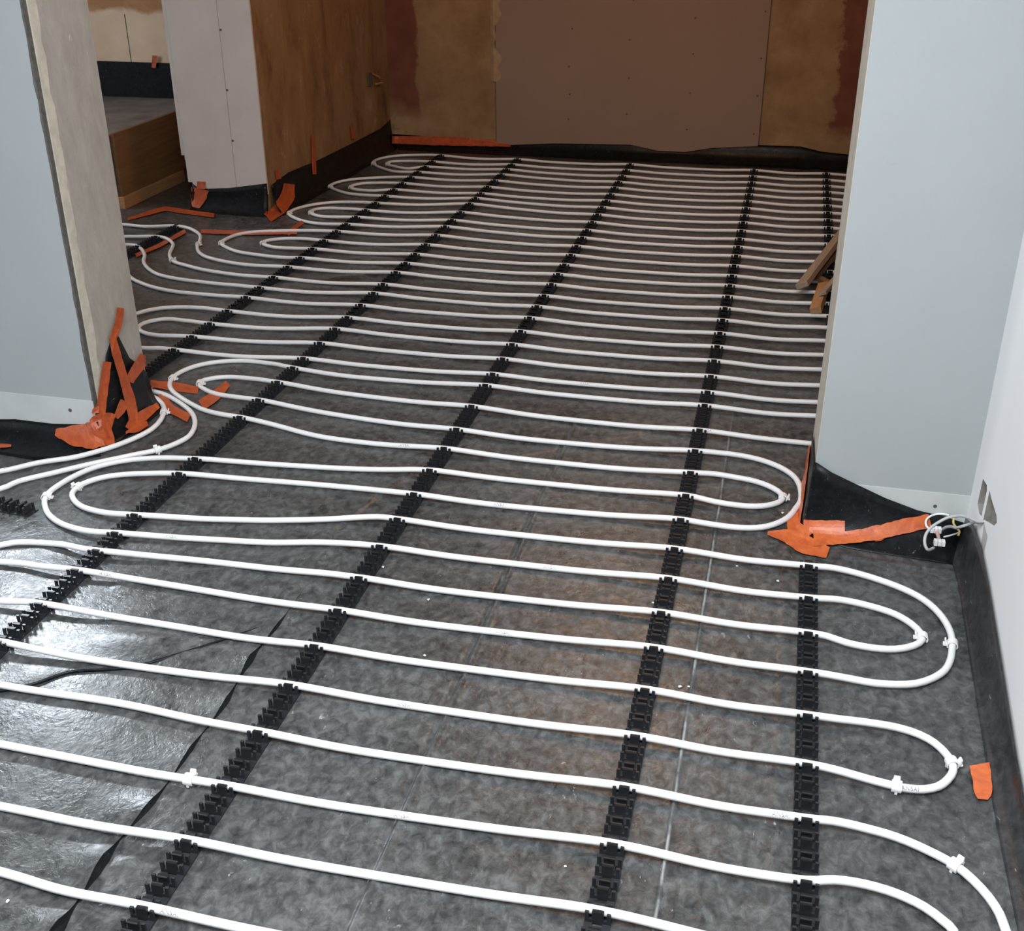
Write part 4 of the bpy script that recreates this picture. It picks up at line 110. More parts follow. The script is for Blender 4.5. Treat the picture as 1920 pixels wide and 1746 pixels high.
 'tape_back': [[(-2.4340,7.0667,0.0753),(-2.4320,7.0584,0.0648),(-2.4296,7.0483,0.0554),(-2.4269,7.0379,0.0453),(-2.4237,7.0250,0.0367)],[(-2.4256,7.0859,0.0713),(-2.4246,7.0808,0.0606),(-2.4230,7.0739,0.0505),(-2.4209,7.0658,0.0407),(-2.4115,7.0602,0.0303)],[(-2.4043,7.0967,0.0696),(-2.4037,7.0928,0.0588),(-2.4026,7.0873,0.0485),(-2.4009,7.0803,0.0384),(-2.3992,7.0733,0.0284)],[(-2.3802,7.0996,0.0716),(-2.3797,7.0957,0.0598),(-2.3787,7.0903,0.0484),(-2.3770,7.0832,0.0375),(-2.3746,7.0750,0.0277)],[(-2.3554,7.1001,0.0724),(-2.3550,7.0963,0.0604),(-2.3539,7.0909,0.0489),(-2.3523,7.0837,0.0378),(-2.3499,7.0754,0.0280)],[(-2.3306,7.1003,0.0724),(-2.3302,7.0966,0.0608),(-2.3292,7.0913,0.0495),(-2.3275,7.0842,0.0388),(-2.3253,7.0756,0.0283)],[(-2.3059,7.1007,0.0737),(-2.3055,7.0970,0.0617),(-2.3045,7.0917,0.0501),(-2.3028,7.0844,0.0389),(-2.3005,7.0754,0.0281)],[(-2.2812,7.1011,0.0743),(-2.2808,7.0974,0.0622),(-2.2798,7.0921,0.0506),(-2.2781,7.0848,0.0394),(-2.2759,7.0760,0.0286)],[(-2.2566,7.1017,0.0759),(-2.2561,7.0979,0.0633),(-2.2551,7.0924,0.0512),(-2.2534,7.0849,0.0396),(-2.2510,7.0756,0.0283)],[(-2.2321,7.1025,0.0768),(-2.2315,7.0984,0.0641),(-2.2305,7.0928,0.0517),(-2.2288,7.0852,0.0399),(-2.2264,7.0758,0.0285)],[(-2.2084,7.1055,0.0752),(-2.2072,7.0992,0.0638),(-2.2059,7.0933,0.0523),(-2.2042,7.0855,0.0404),(-2.2018,7.0760,0.0287)],[(-2.1843,7.1076,0.0769),(-2.1826,7.0996,0.0651),(-2.1813,7.0936,0.0529),(-2.1795,7.0855,0.0402),(-2.1769,7.0751,0.0279)],[(-2.1599,7.1083,0.0780),(-2.1581,7.1000,0.0660),(-2.1569,7.0937,0.0525),(-2.1550,7.0858,0.0404),(-2.1524,7.0752,0.0280)],[(-2.1353,7.1079,0.0758),(-2.1335,7.0999,0.0652),(-2.1324,7.0941,0.0530),(-2.1307,7.0870,0.0422),(-2.1286,7.0784,0.0307)],[(-2.1108,7.1084,0.0779),(-2.1090,7.1004,0.0665),(-2.1080,7.0945,0.0536),(-2.1062,7.0872,0.0420),(-2.1039,7.0775,0.0299)],[(-2.0860,7.1084,0.0776),(-2.0844,7.1005,0.0667),(-2.0835,7.0948,0.0541),(-2.0821,7.0875,0.0420),(-2.0800,7.0790,0.0311)],[(-2.0612,7.1086,0.0786),(-2.0598,7.1008,0.0672),(-2.0591,7.0950,0.0543),(-2.0578,7.0874,0.0418),(-2.0558,7.0784,0.0306)],[(-2.0366,7.1088,0.0796),(-2.0354,7.1011,0.0677),(-2.0347,7.0951,0.0544),(-2.0334,7.0873,0.0414),(-2.0313,7.0776,0.0298)],[(-2.0123,7.1087,0.0786),(-2.0111,7.1011,0.0672),(-2.0104,7.0954,0.0544),(-2.0092,7.0879,0.0419),(-2.0072,7.0788,0.0308)],[(-1.9880,7.1088,0.0776),(-1.9867,7.1013,0.0667),(-1.9860,7.0959,0.0543),(-1.9848,7.0889,0.0422),(-1.9830,7.0804,0.0315)],[(-1.9638,7.1087,0.0754),(-1.9625,7.1016,0.0656),(-1.9619,7.0966,0.0542),(-1.9608,7.0901,0.0435),(-1.9594,7.0825,0.0327)],[(-1.9397,7.1097,0.0771),(-1.9384,7.1025,0.0664),(-1.9378,7.0974,0.0544),(-1.9367,7.0905,0.0425),(-1.9350,7.0816,0.0311)],[(-1.9159,7.1113,0.0755),(-1.9153,7.1056,0.0629),(-1.9139,7.0990,0.0541),(-1.9126,7.0918,0.0430),(-1.9111,7.0835,0.0320)],[(-1.8919,7.1119,0.0739),(-1.8915,7.1071,0.0619),(-1.8899,7.0994,0.0532),(-1.8887,7.0930,0.0435),(-1.8874,7.0860,0.0335)],[(-1.8678,7.1123,0.0747),(-1.8674,7.1078,0.0622),(-1.8658,7.1000,0.0531),(-1.8647,7.0937,0.0430),(-1.8632,7.0859,0.0326)],[(-1.8437,7.1120,0.0720),(-1.8433,7.1080,0.0608),(-1.8418,7.1006,0.0530),(-1.8409,7.0950,0.0434),(-1.8397,7.0894,0.0348)],[(-1.8196,7.1121,0.0718),(-1.8193,7.1083,0.0607),(-1.8178,7.1013,0.0529),(-1.8169,7.0959,0.0437),(-1.8158,7.0897,0.0343)],[(-1.7954,7.1123,0.0730),(-1.7953,7.1090,0.0612),(-1.7939,7.1022,0.0531),(-1.7931,7.0967,0.0430),(-1.7918,7.0896,0.0332)],[(-1.7715,7.1123,0.0703),(-1.7716,7.1105,0.0596),(-1.7710,7.1053,0.0495),(-1.7694,7.0989,0.0440),(-1.7682,7.0927,0.0353)],[(-1.7475,7.1123,0.0701),(-1.7478,7.1113,0.0593),(-1.7473,7.1071,0.0492),(-1.7456,7.0995,0.0432),(-1.7445,7.0940,0.0354)],[(-1.7234,7.1123,0.0705),(-1.7238,7.1115,0.0595),(-1.7234,7.1077,0.0491),(-1.7218,7.1001,0.0429),(-1.7207,7.0950,0.0353)],[(-1.6995,7.1123,0.0705),(-1.6998,7.1116,0.0595),(-1.6995,7.1079,0.0491),(-1.6982,7.0999,0.0427),(-1.6972,7.0948,0.0354)],[(-1.6755,7.1123,0.0696),(-1.6761,7.1123,0.0589),(-1.6758,7.1091,0.0489),(-1.6741,7.0994,0.0433),(-1.6731,7.0945,0.0364)]],
 'tape_left_floor': [[(-2.1908,2.6613,0.0130),(-2.1889,2.6580,0.0114),(-2.1862,2.6538,0.0104),(-2.1832,2.6497,0.0096),(-2.1810,2.6460,0.0083)],[(-2.1795,2.6639,0.0127),(-2.1778,2.6608,0.0112),(-2.1753,2.6569,0.0101),(-2.1724,2.6529,0.0094),(-2.1695,2.6486,0.0086)],[(-2.1669,2.6648,0.0129),(-2.1653,2.6621,0.0115),(-2.1632,2.6588,0.0105),(-2.1609,2.6552,0.0097),(-2.1584,2.6517,0.0091)],[(-2.1541,2.6650,0.0120),(-2.1526,2.6628,0.0115),(-2.1512,2.6605,0.0110),(-2.1498,2.6582,0.0105),(-2.1483,2.6560,0.0100)]],
 'tape_room': [[(-3.6039,6.3797,0.6110),(-3.6120,6.3797,0.6114),(-3.6201,6.3797,0.6118),(-3.6282,6.3797,0.6122),(-3.6363,6.3797,0.6126)],[(-3.6111,6.3797,0.5884),(-3.6185,6.3797,0.5888),(-3.6259,6.3797,0.5891),(-3.6332,6.3796,0.5895),(-3.6401,6.3787,0.5900)],[(-3.6175,6.3797,0.5657),(-3.6244,6.3794,0.5661),(-3.6315,6.3794,0.5664),(-3.6385,6.3792,0.5668),(-3.6451,6.3782,0.5673)],[(-3.6228,6.3787,0.5430),(-3.6294,6.3778,0.5435),(-3.6364,6.3776,0.5438),(-3.6433,6.3774,0.5442),(-3.6498,6.3763,0.5447)]],
}
ROW_Y = [1.172,1.324,1.472,1.619,1.766,1.912,2.057,2.198,2.343,2.485,2.632,2.775,2.922,3.068,3.226,3.394,3.505,3.645,3.787,3.928,4.074,4.214,4.351,4.499,4.640,4.782,4.929,5.075,5.219,5.356,5.503,5.651,5.795,5.937,6.085,6.232,6.377,6.520,6.672,6.832]
CROSS = {('A',5):1.768,('A',6):1.921,('A',7):2.070,('A',8):2.163,('A',9):2.252,('A',10):2.349,('A',11):2.593,('A',12):2.689,('A',13):2.985,('A',14):3.123,('A',15):3.274,('A',16):3.404,('A',17):3.495,('A',18):3.649,('A',19):3.802,('A',20):3.930,('A',21):4.079,('A',22):4.231,('A',23):4.350,('A',24):4.517,('A',25):4.652,('A',26):4.793,('A',27):4.950,('A',28):5.113,('A',29):5.269,('A',30):5.391,('A',31):5.549,('A',32):5.725,('A',33):5.844,('A',34):5.954,('A',35):6.103,('A',36):6.259,('A',37):6.414,('A',38):6.548,('A',39):6.680,('A',40):6.831,('B',1):1.174,('B',2):1.323,('B',3):1.463,('B',4):1.617,('B',5):1.768,('B',6):1.908,('B',7):2.049,('B',8):2.190,('B',9):2.340,('B',10):2.481,('B',11):2.623,('B',12):2.769,('B',13):2.913,('B',14):3.049,('B',15):3.226,('B',16):3.401,('B',17):3.501,('B',18):3.644,('B',19):3.788,('B',20):3.927,('B',21):4.078,('B',22):4.214,('B',23):4.349,('B',24):4.500,('B',25):4.641,('B',26):4.782,('B',27):4.931,('B',28):5.075,('B',29):5.218,('B',30):5.352,('B',31):5.503,('B',32):5.651,('B',33):5.797,('B',34):5.939,('B',35):6.083,('B',36):6.233,('B',37):6.375,('B',38):6.521,('B',39):6.675,('B',40):6.835,('C',1):1.166,('C',2):1.331,('C',3):1.480,('C',4):1.624,('C',5):1.769,('C',6):1.917,('C',7):2.066,('C',8):2.204,('C',9):2.351,('C',10):2.492,('C',11):2.643,('C',12):2.778,('C',13):2.917,('C',14):3.060,('C',15):3.206,('C',16):3.395,('C',17):3.505,('C',18):3.643,('C',19):3.787,('C',20):3.927,('C',21):4.068,('C',22):4.214,('C',23):4.352,('C',24):4.498,('C',25):4.644,('C',26):4.780,('C',27):4.925,('C',28):5.077,('C',29):5.221,('C',30):5.354,('C',31):5.501,('C',32):5.653,('C',33):5.793,('C',34):5.938,('C',35):6.085,('C',36):6.234,('C',37):6.377,('C',38):6.521,('C',39):6.672,('C',40):6.833,('D',3):1.470,('D',4):1.616,('D',5):1.761,('D',6):1.908,('D',7):2.052,('D',8):2.196,('D',9):2.340,('D',10):2.483,('E',16):3.394,('E',17):3.503,('E',18):3.645,('E',19):3.789,('E',20):3.928,('E',21):4.074,('E',22):4.217,('E',23):4.349,('E',24):4.499,('E',25):4.640,('E',26):4.785,('E',27):4.928,('E',28):5.074,('E',29):5.220,('E',30):5.357,('E',31):5.505,('E',32):5.646,('E',33):5.792,('E',34):5.934,('E',35):6.080,('E',36):6.232,('E',37):6.377,('E',38):6.519,('E',39):6.670,('E',40):6.832,('P',17):3.472,('P',18):3.609,('P',19):3.751,('P',20):3.900,('P',21):4.068,('P',22):4.196,('P',23):4.338,('P',24):4.489,('P',25):4.629,('P',26):4.773,('P',27):4.913,('P',28):5.076,('P',29):5.206,('P',30):5.343,('P',31):5.485,('P',32):5.636,('P',33):5.787,('P',34):5.935,('P',35):6.087,('P',36):6.238,('P',37):6.372,('P',38):6.515,('P',39):6.657,('P',40):6.837}
CRUMBS = [(-0.105,1.963),(-0.087,1.967),(-0.017,2.470),(0.082,2.423),(0.514,2.355),(0.085,2.768),(-0.197,2.263),(-0.860,2.272),(-0.710,2.159),(-0.654,1.947),(-0.089,1.493),(-0.245,1.426),(-1.124,1.146)]
CLIPS = [(-1.815,2.470),(-1.867,2.401),(-1.714,2.731),(-0.965,1.475),(-1.939,3.239),(-1.825,3.231),(-2.605,4.750),(-2.611,4.497),(-2.511,4.798),(-2.319,4.832),(-2.417,5.376),(-2.314,5.399),(-2.424,5.965),(-2.304,5.966),(-2.389,6.571),(0.081,2.840),(0.459,2.239),(0.396,2.251),(0.423,1.838),(0.318,1.744),(0.401,1.568),(-2.303,6.574),(-1.833,2.992)]
PRINTS = [(-0.555,1.462),(-0.450,2.327),(-0.506,2.042),(-0.629,1.763),(-1.414,2.263),(-1.001,2.915),(-0.642,2.633),(-0.835,1.166),(0.099,1.627),(-0.566,3.483),(-0.143,3.213),(0.335,1.742),(-1.477,2.053)]
CABLES = [[(0.5324,2.5061,0.1780),(0.5198,2.5196,0.1673),(0.5090,2.5514,0.1567),(0.4948,2.5812,0.1460),(0.4814,2.5962,0.1353),(0.4642,2.6025,0.1247),(0.4439,2.5926,0.1140),(0.4293,2.5841,0.1033),(0.4203,2.5738,0.0927),(0.4167,2.5619,0.0820),(0.4189,2.5513,0.0713),(0.4275,2.5511,0.0607),(0.4444,2.5821,0.0500)],
 [(0.5345,2.5145,0.1720),(0.5229,2.5328,0.1580),(0.5217,2.5608,0.1440),(0.5117,2.5732,0.1300),(0.4971,2.5830,0.1160),(0.4900,2.6004,0.1020),(0.4840,2.6302,0.0880),(0.4753,2.6502,0.0740),(0.4699,2.6615,0.0600)],
 [(0.4849,2.6938,0.0850),(0.4719,2.7038,0.0814),(0.4550,2.7049,0.0779),(0.4385,2.6932,0.0743),(0.4305,2.6772,0.0707),(0.4310,2.6585,0.0671),(0.4393,2.6481,0.0636),(0.4473,2.6501,0.0600)],
 [(0.4900,2.6533,0.1000),(0.4887,2.6417,0.0925),(0.4960,2.6321,0.0850),(0.5040,2.6289,0.0775),(0.5015,2.6203,0.0700)],
 [(0.4531,2.6541,0.0620),(0.4581,2.6350,0.0560),(0.4599,2.6125,0.0500)],
 [(0.4710,2.6336,0.0550),(0.4842,2.6398,0.0567),(0.4992,2.6495,0.0583),(0.5081,2.6547,0.0600)]]



# ------------------------------------------------------------------ helpers
def tag(o, label=None, cat=None, group=None, kind=None):
    if label: o['label'] = label
    if cat: o['category'] = cat
    if group: o['group'] = group
    if kind: o['kind'] = kind
    return o


def empty(name, loc=(0, 0, 0)):
    o = bpy.data.objects.new(name, None); COL.objects.link(o); o.location = loc
    o.empty_display_size = 0.05
    return o


def link(name, me, mat=None, parent=None, loc=None):
    o = bpy.data.objects.new(name, me); COL.objects.link(o)
    if mat and not me.materials: me.materials.append(mat)
    if loc is not None: o.location = loc
    if parent is not None:
        o.parent = parent
        if loc is None: o.location = -Vector(parent.location)
    return o


def catmull(P, step):
    P = [np.array(p, float) for p in P]
    Q = [P[0]]
    for p in P[1:]:
        if np.hypot(*(p - Q[-1])) > .016: Q.append(p)
    P = [2 * Q[0] - Q[1]] + Q + [2 * Q[-1] - Q[-2]]
    out = []
    for i in range(1, len(P) - 2):
        p0, p1, p2, p3 = P[i - 1:i + 3]
        t0 = 0; t1 = t0 + np.hypot(*(p1 - p0)) ** .5; t2 = t1 + np.hypot(*(p2 - p1)) ** .5; t3 = t2 + np.hypot(*(p3 - p2)) ** .5
        nseg = max(1, int(math.ceil(np.hypot(*(p2 - p1)) / step)))
        for k in range(nseg):
            t = t1 + (t2 - t1) * k / nseg
            A1 = (t1 - t) / (t1 - t0) * p0 + (t - t0) / (t1 - t0) * p1
            A2 = (t2 - t) / (t2 - t1) * p1 + (t - t1) / (t2 - t1) * p2
            A3 = (t3 - t) / (t3 - t2) * p2 + (t - t2) / (t3 - t2) * p3
            B1 = (t2 - t) / (t2 - t0) * A1 + (t - t0) / (t2 - t0) * A2
            B2 = (t3 - t) / (t3 - t1) * A2 + (t - t1) / (t3 - t1) * A3
            out.append((t2 - t) / (t2 - t1) * B1 + (t - t1) / (t2 - t1) * B2)
    out.append(P[-2])
    return np.array(out)


class MB:
    def __init__(s): s.v = []; s.f = []
    def box(s, x0, x1, y0, y1, z0, z1):
        b = len(s.v)
        s.v += [(x0, y0, z0), (x1, y0, z0), (x1, y1, z0), (x0, y1, z0), (x0, y0, z1), (x1, y0, z1), (x1, y1, z1), (x0, y1, z1)]
        s.f += [tuple(b + i for i in q) for q in ((0, 3, 2, 1), (4, 5, 6, 7), (0, 1, 5, 4), (1, 2, 6, 5), (2, 3, 7, 6), (3, 0, 4, 7))]
        return s
    def hexa(s, P):
        b = len(s.v); s.v += [tuple(p) for p in P]
        s.f += [tuple(b + i for i in q) for q in ((0, 3, 2, 1), (4, 5, 6, 7), (0, 1, 5, 4), (1, 2, 6, 5), (2, 3, 7, 6), (3, 0, 4, 7))]
        return s
    def prism(s, poly, z0, z1):
        n = len(poly); b = len(s.v)
        s.v += [(x, y, z0) for x, y in poly] + [(x, y, z1) for x, y in poly]
        s.f += [tuple(b + i for i in range(n))[::-1], tuple(b + n + i for i in range(n))]
        s.f += [(b + i, b + (i + 1) % n, b + n + (i + 1) % n, b + n + i) for i in range(n)]
        return s
    def grid(s, G):
        n, m = len(G), len(G[0]); b = len(s.v)
        for r in G: s.v += [tuple(p) for p in r]
        s.f += [(b + i * m + j, b + (i + 1) * m + j, b + (i + 1) * m + j + 1, b + i * m + j + 1) for i in range(n - 1) for j in range(m - 1)]
        return s
    def tube(s, pts, r, n=10, cap=True):
        P = [Vector(p) for p in pts]; b = len(s.v); up = Vector((0, 0, 1))
        for i, p in enumerate(P):
            t = (P[min(i + 1, len(P) - 1)] - P[max(i - 1, 0)]).normalized()
            u = up if abs(t.z) < .95 else Vector((1, 0, 0))
            a = t.cross(u).normalized(); c = a.cross(t).normalized()
            rr = r[i] if isinstance(r, (list, tuple)) else r
            for k in range(n):
                g = 2 * math.pi * k / n
                s.v.append(tuple(p + a * (rr * math.cos(g)) + c * (rr * math.sin(g))))
        for i in range(len(P) - 1):
            for k in range(n):
                k2 = (k + 1) % n
                s.f.append((b + i * n + k, b + i * n + k2, b + (i + 1) * n + k2, b + (i + 1) * n + k))
        if cap:
            s.f.append(tuple(b + k for k in range(n))[::-1]); s.f.append(tuple(b + (len(P) - 1) * n + k for k in range(n)))
        return s
    def mesh(s, name, smooth=False):
        me = bpy.data.meshes.new(name); me.from_pydata(s.v, [], s.f)
        bm = bmesh.new(); bm.from_mesh(me); bmesh.ops.recalc_face_normals(bm, faces=bm.faces); bm.to_mesh(me); bm.free()
        if smooth: me.polygons.foreach_set('use_smooth', [True] * len(me.polygons))
        me.update(); return me
    def build(s, name, mat, parent=None, smooth=False, bevel=0):
        o = link(name, s.mesh(name, smooth), mat, parent)
        if bevel:
            m = o.modifiers.new('bevel', 'BEVEL'); m.width = bevel; m.segments = 2; m.limit_method = 'ANGLE'
        return o


# ------------------------------------------------------------------ materials
class NT:
    def __init__(s, name):
        s.m = bpy.data.materials.new(name); s.m.use_nodes = True; s.t = s.m.node_tree
        s.b = s.t.nodes['Principled BSDF']; s.tc = s.t.nodes.new('ShaderNodeTexCoord')
    def n(s, k, **kw):
        x = s.t.nodes.new(k)
        for a, v in kw.items(): setattr(x, a, v)
        return x
    def l(s, a, b): s.t.links.new(a, b)
    def noise(s, scale, detail=4, rough=.55, vec=None, stretch=None, dist=0):
        x = s.n('ShaderNodeTexNoise'); x.inputs['Scale'].default_value = scale; x.inputs['Detail'].default_value = detail
        x.inputs['Roughness'].default_value = rough; x.inputs['Distortion'].default_value = dist
        v = vec or s.tc.outputs['Object']
        if stretch:
            mp = s.n('ShaderNodeMapping'); mp.inputs['Scale'].default_value = stretch; s.l(v, mp.inputs[0]); v = mp.outputs[0]
        s.l(v, x.inputs['Vector']); return x.outputs['Fac']
    def ramp(s, fac, stops, interp='LINEAR'):
        x = s.n('ShaderNodeValToRGB'); x.color_ramp.interpolation = interp
        el = x.color_ramp.elements
        while len(el) < len(stops): el.new(0.5)
        for e, (p, c) in zip(el, stops):
            e.position = p; e.color = (c, c, c, 1) if isinstance(c, (int, float)) else (*c, 1)
        s.l(fac, x.inputs[0]); return x.outputs[0]
    def mix(s, fac, a, b, mode='MIX'):
        x = s.n('ShaderNodeMix', data_type='RGBA', blend_type=mode)
        for i, v in ((0, fac), (6, a), (7, b)):
            if hasattr(v, 'links'): s.l(v, x.inputs[i])
            else: x.inputs[i].default_value = v if i == 0 else (*v, 1)
        return x.outputs[2]
    def math(s, op, a, b=None):
        x = s.n('ShaderNodeMath', operation=op)
        for i, v in ((0, a), (1, b)):
            if v is None: continue
            if hasattr(v, 'links'): s.l(v, x.inputs[i])
            else: x.inputs[i].default_value = v
        return x.outputs[0]
    def sep(s):
        x = s.n('ShaderNodeSeparateXYZ'); s.l(s.tc.outputs['Object'], x.inputs[0]); return x.outputs
    def color(s, v):
        if hasattr(v, 'links'): s.l(v, s.b.inputs['Base Color'])
        else: s.b.inputs['Base Color'].default_value = (*v, 1)
    def rough(s, v):
        if hasattr(v, 'links'): s.l(v, s.b.inputs['Roughness'])
        else: s.b.inputs['Roughness'].default_value = v
    def bump(s, h, strength=.3, dist=.002):
        x = s.n('ShaderNodeBump'); x.inputs['Strength'].default_value = strength; x.inputs['Distance'].default_value = dist
        s.l(h, x.inputs['Height']); s.l(x.outputs[0], s.b.inputs['Normal'])


def simple(name, col, rough=.6, var=.0, scale=8, bump=0, spec=.5, bscale=60):
    m = NT(name)
    if var:
        n = m.noise(scale, 5)
        m.color(m.ramp(n, [(.3, tuple(c * (1 - var) for c in col)), (.7, tuple(min(1, c * (1 + var)) for c in col))]))
    else: m.color(col)
    m.rough(rough); m.b.inputs['Specular IOR Level'].default_value = spec
    if bump: m.bump(m.noise(bscale, 4), bump)
    return m.m


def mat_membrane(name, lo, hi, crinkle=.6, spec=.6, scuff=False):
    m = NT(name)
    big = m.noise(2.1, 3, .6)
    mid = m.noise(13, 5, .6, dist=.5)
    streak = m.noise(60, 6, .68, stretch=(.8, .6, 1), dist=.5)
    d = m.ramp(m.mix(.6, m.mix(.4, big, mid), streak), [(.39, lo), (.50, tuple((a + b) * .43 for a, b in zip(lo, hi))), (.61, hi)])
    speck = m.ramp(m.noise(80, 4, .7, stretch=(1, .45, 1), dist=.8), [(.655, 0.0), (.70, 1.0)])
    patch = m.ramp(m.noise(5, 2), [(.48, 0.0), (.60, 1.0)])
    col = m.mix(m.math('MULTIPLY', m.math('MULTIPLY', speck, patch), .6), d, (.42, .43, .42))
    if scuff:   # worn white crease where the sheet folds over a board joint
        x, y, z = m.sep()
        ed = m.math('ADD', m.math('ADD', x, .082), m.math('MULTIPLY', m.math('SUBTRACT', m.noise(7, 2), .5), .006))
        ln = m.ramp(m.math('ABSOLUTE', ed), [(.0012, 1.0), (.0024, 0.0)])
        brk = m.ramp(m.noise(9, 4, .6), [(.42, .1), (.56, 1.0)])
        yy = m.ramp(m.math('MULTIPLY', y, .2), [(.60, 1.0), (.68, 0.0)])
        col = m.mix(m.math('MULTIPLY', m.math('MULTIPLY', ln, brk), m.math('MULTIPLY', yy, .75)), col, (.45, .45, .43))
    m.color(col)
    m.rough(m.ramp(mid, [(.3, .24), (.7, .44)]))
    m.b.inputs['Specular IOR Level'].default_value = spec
    h = m.mix(.45, m.noise(30, 5, .6, dist=1.5), m.noise(80, 3, .6, dist=.8))
    m.bump(h, crinkle, .004)
    return m.m


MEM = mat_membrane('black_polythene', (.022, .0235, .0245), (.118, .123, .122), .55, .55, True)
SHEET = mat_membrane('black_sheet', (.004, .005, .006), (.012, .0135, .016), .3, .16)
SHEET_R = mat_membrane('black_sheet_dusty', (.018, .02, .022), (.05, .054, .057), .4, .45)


def mat_pipe():
    m = NT('white_pipe')
    m.color((.83, .84, .835)); m.rough(.38)
    m.b.inputs['Subsurface Weight'].default_value = .0
    return m.m


PIPE = mat_pipe()
CLIPW = simple('clip_white', (.86, .86, .84), .4)
BLACKP = simple('black_plastic', (.016, .018, .021), .42, .2, 40)
INK = simple('pipe_print', (.16, .16, .17), .6)


def mat_paint(name, col, dirt=.06):
    m = NT(name)
    n = m.noise(1.3, 4); f = m.noise(7, 4)
    c = m.mix(m.ramp(m.mix(.4, n, f), [(.35, 0.0), (.68, 1.0)]), tuple(x * (1 - dirt) for x in col), col)
    sc = m.ramp(m.noise(16, 4, .7, dist=.5), [(.70, 0.0), (.78, .35)])
    pt = m.ramp(m.noise(2.2, 1), [(.56, 0.0), (.64, 1.0)])
    m.color(m.mix(m.math('MULTIPLY', sc, pt), c, tuple(x * .55 for x in col)))
    m.rough(.75); m.bump(m.noise(120, 3), .12, .001)
    return m.m


PAINT = mat_paint('pale_blue_grey_board', (.405, .432, .44))
PAINT_R = mat_paint('white_wall_finish', (.93, .935, .93), .03)
FILLER = simple('pale_filler', (.56, .585, .58), .8, .05, 12)
CEIL = simple('ceiling_board', (.70, .70, .69), .85, .04)
SHADE_GAP = simple('rough_dark_edge', (.10, .095, .085), .9, .3, 60, .5)


def mat_cement():
    m = NT('grey_cement_plaster')
    st = m.noise(15, 7, .68, stretch=(1, 1.4, .5), dist=.3)
    c = m.ramp(st, [(.3, (.335, .315, .278)), (.55, (.405, .382, .338)), (.75, (.475, .45, .405))])
    sp = m.ramp(m.noise(34, 3, .6, stretch=(1, 1, .45)), [(.68, 0.0), (.74, .7)])
    m.color(m.mix(sp, c, (.70, .68, .62))); m.rough(.9); m.bump(m.noise(45, 5), .35, .003)
    return m.m


CEMENT = mat_cement()
BEIGE = simple('beige_board_edge', (.56, .53, .45), .85, .14, 30, .3)
OFFWHITE = simple('off_white_board', (.62, .565, .52), .8, .06, 5, .1)


def mat_brown():
    m = NT('brown_backing_plaster')
    st = m.noise(3.6, 8, .68, stretch=(1, 1.5, .62), dist=.5)
    c = m.ramp(st, [(.28, (.13, .06, .024)), (.44, (.25, .14, .062)), (.58, (.31, .185, .088)), (.74, (.40, .275, .165))])
    pale = m.ramp(m.noise(7.5, 6, .7, stretch=(1, 1.2, .8)), [(.58, 0.0), (.68, .55)])
    msk = m.ramp(m.noise(1.6, 3), [(.46, 0.0), (.58, 1.0)])
    c = m.mix(m.math('MULTIPLY', pale, msk), c, (.50, .40, .30))
    m.color(c); m.rough(.92); m.bump(m.noise(24, 6, .6), .6, .006)
    return m.m


def mat_back():
    m = NT('back_wall_plaster')
    x, y, z = m.sep()
    wob = m.math('MULTIPLY', m.math('SUBTRACT', m.noise(3.4, 6, .7), .5), .42)
    red_l = m.ramp(m.math('ADD', m.math('ADD', m.math('MULTIPLY', m.math('ADD', x, 2.27), 3.0), .5), wob), [(.47, 1.0), (.53, 0.0)])
    wob2 = m.math('MULTIPLY', m.math('SUBTRACT', m.noise(3.0, 6, .72), .5), .95)
    red_r = m.ramp(m.math('ADD', m.math('ADD', m.math('MULTIPLY', m.math('SUBTRACT', x, .22), 3.0), .5), wob2), [(.47, 0.0), (.54, 1.0)])
    low = m.ramp(m.math('ADD', z, m.math('MULTIPLY', m.noise(4, 4), .3)), [(.30, 0.0), (.42, 1.0)])
    pl = m.ramp(m.noise(4.5, 6, .62), [(.28, (.23, .135, .062)), (.55, (.35, .225, .115)), (.8, (.46, .32, .185))])
    red = m.ramp(m.noise(7, 5), [(.3, (.15, .052, .032)), (.7, (.22, .085, .055))])
    c = m.mix(m.math('MULTIPLY', m.math('MAXIMUM', red_l, red_r), low), pl, red)
    st = m.ramp(m.noise(6, 5, .7), [(.6, 0.0), (.7, .6)])
    c = m.mix(m.math('MULTIPLY', st, m.math('SUBTRACT', 1.0, low)), c, (.12, .08, .045))
    m.color(c); m.rough(.92); m.bump(m.noise(26, 5), .35, .004)
    return m.m


BROWN = mat_brown()
BACK = mat_back()
PINKBOARD = simple('back_plasterboard', (.33, .235, .18), .88, .05, 3, .1)
def mat_cream():
    m = NT('cream_plaster')
    x, y, z = m.sep()
    up = m.ramp(m.math('ADD', z, m.math('MULTIPLY', m.math('SUBTRACT', m.noise(6, 4), .5), .10)), [(.835, 0.0), (.86, 1.0)])
    c = m.ramp(m.noise(4, 5), [(.35, (.62, .48, .34)), (.65, (.74, .60, .44))])
    b = m.ramp(m.noise(3.2, 5, .65, dist=.6), [(.42, (.38, .20, .09)), (.60, (.50, .30, .15)), (.64, (.70, .56, .42))])
    m.color(m.mix(up, c, b)); m.rough(.9); m.bump(m.noise(30, 4), .2, .002)
    return m.m


CREAM = mat_cream()


def mat_tape(name, col, col2):
    m = NT(name)
    n = m.noise(38, 4, .6, dist=.8)
    m.color(m.ramp(n, [(.3, col2), (.65, col)])); m.rough(.38); m.bump(n, .5, .002)
    return m.m


TAPE = mat_tape('orange_tape', (.50, .100, .026), (.34, .058, .018))
TAPE_LIT = mat_tape('orange_tape_lit', (.66, .155, .042), (.50, .095, .028))  # same tape, with the stronger light around the pier put into its colour


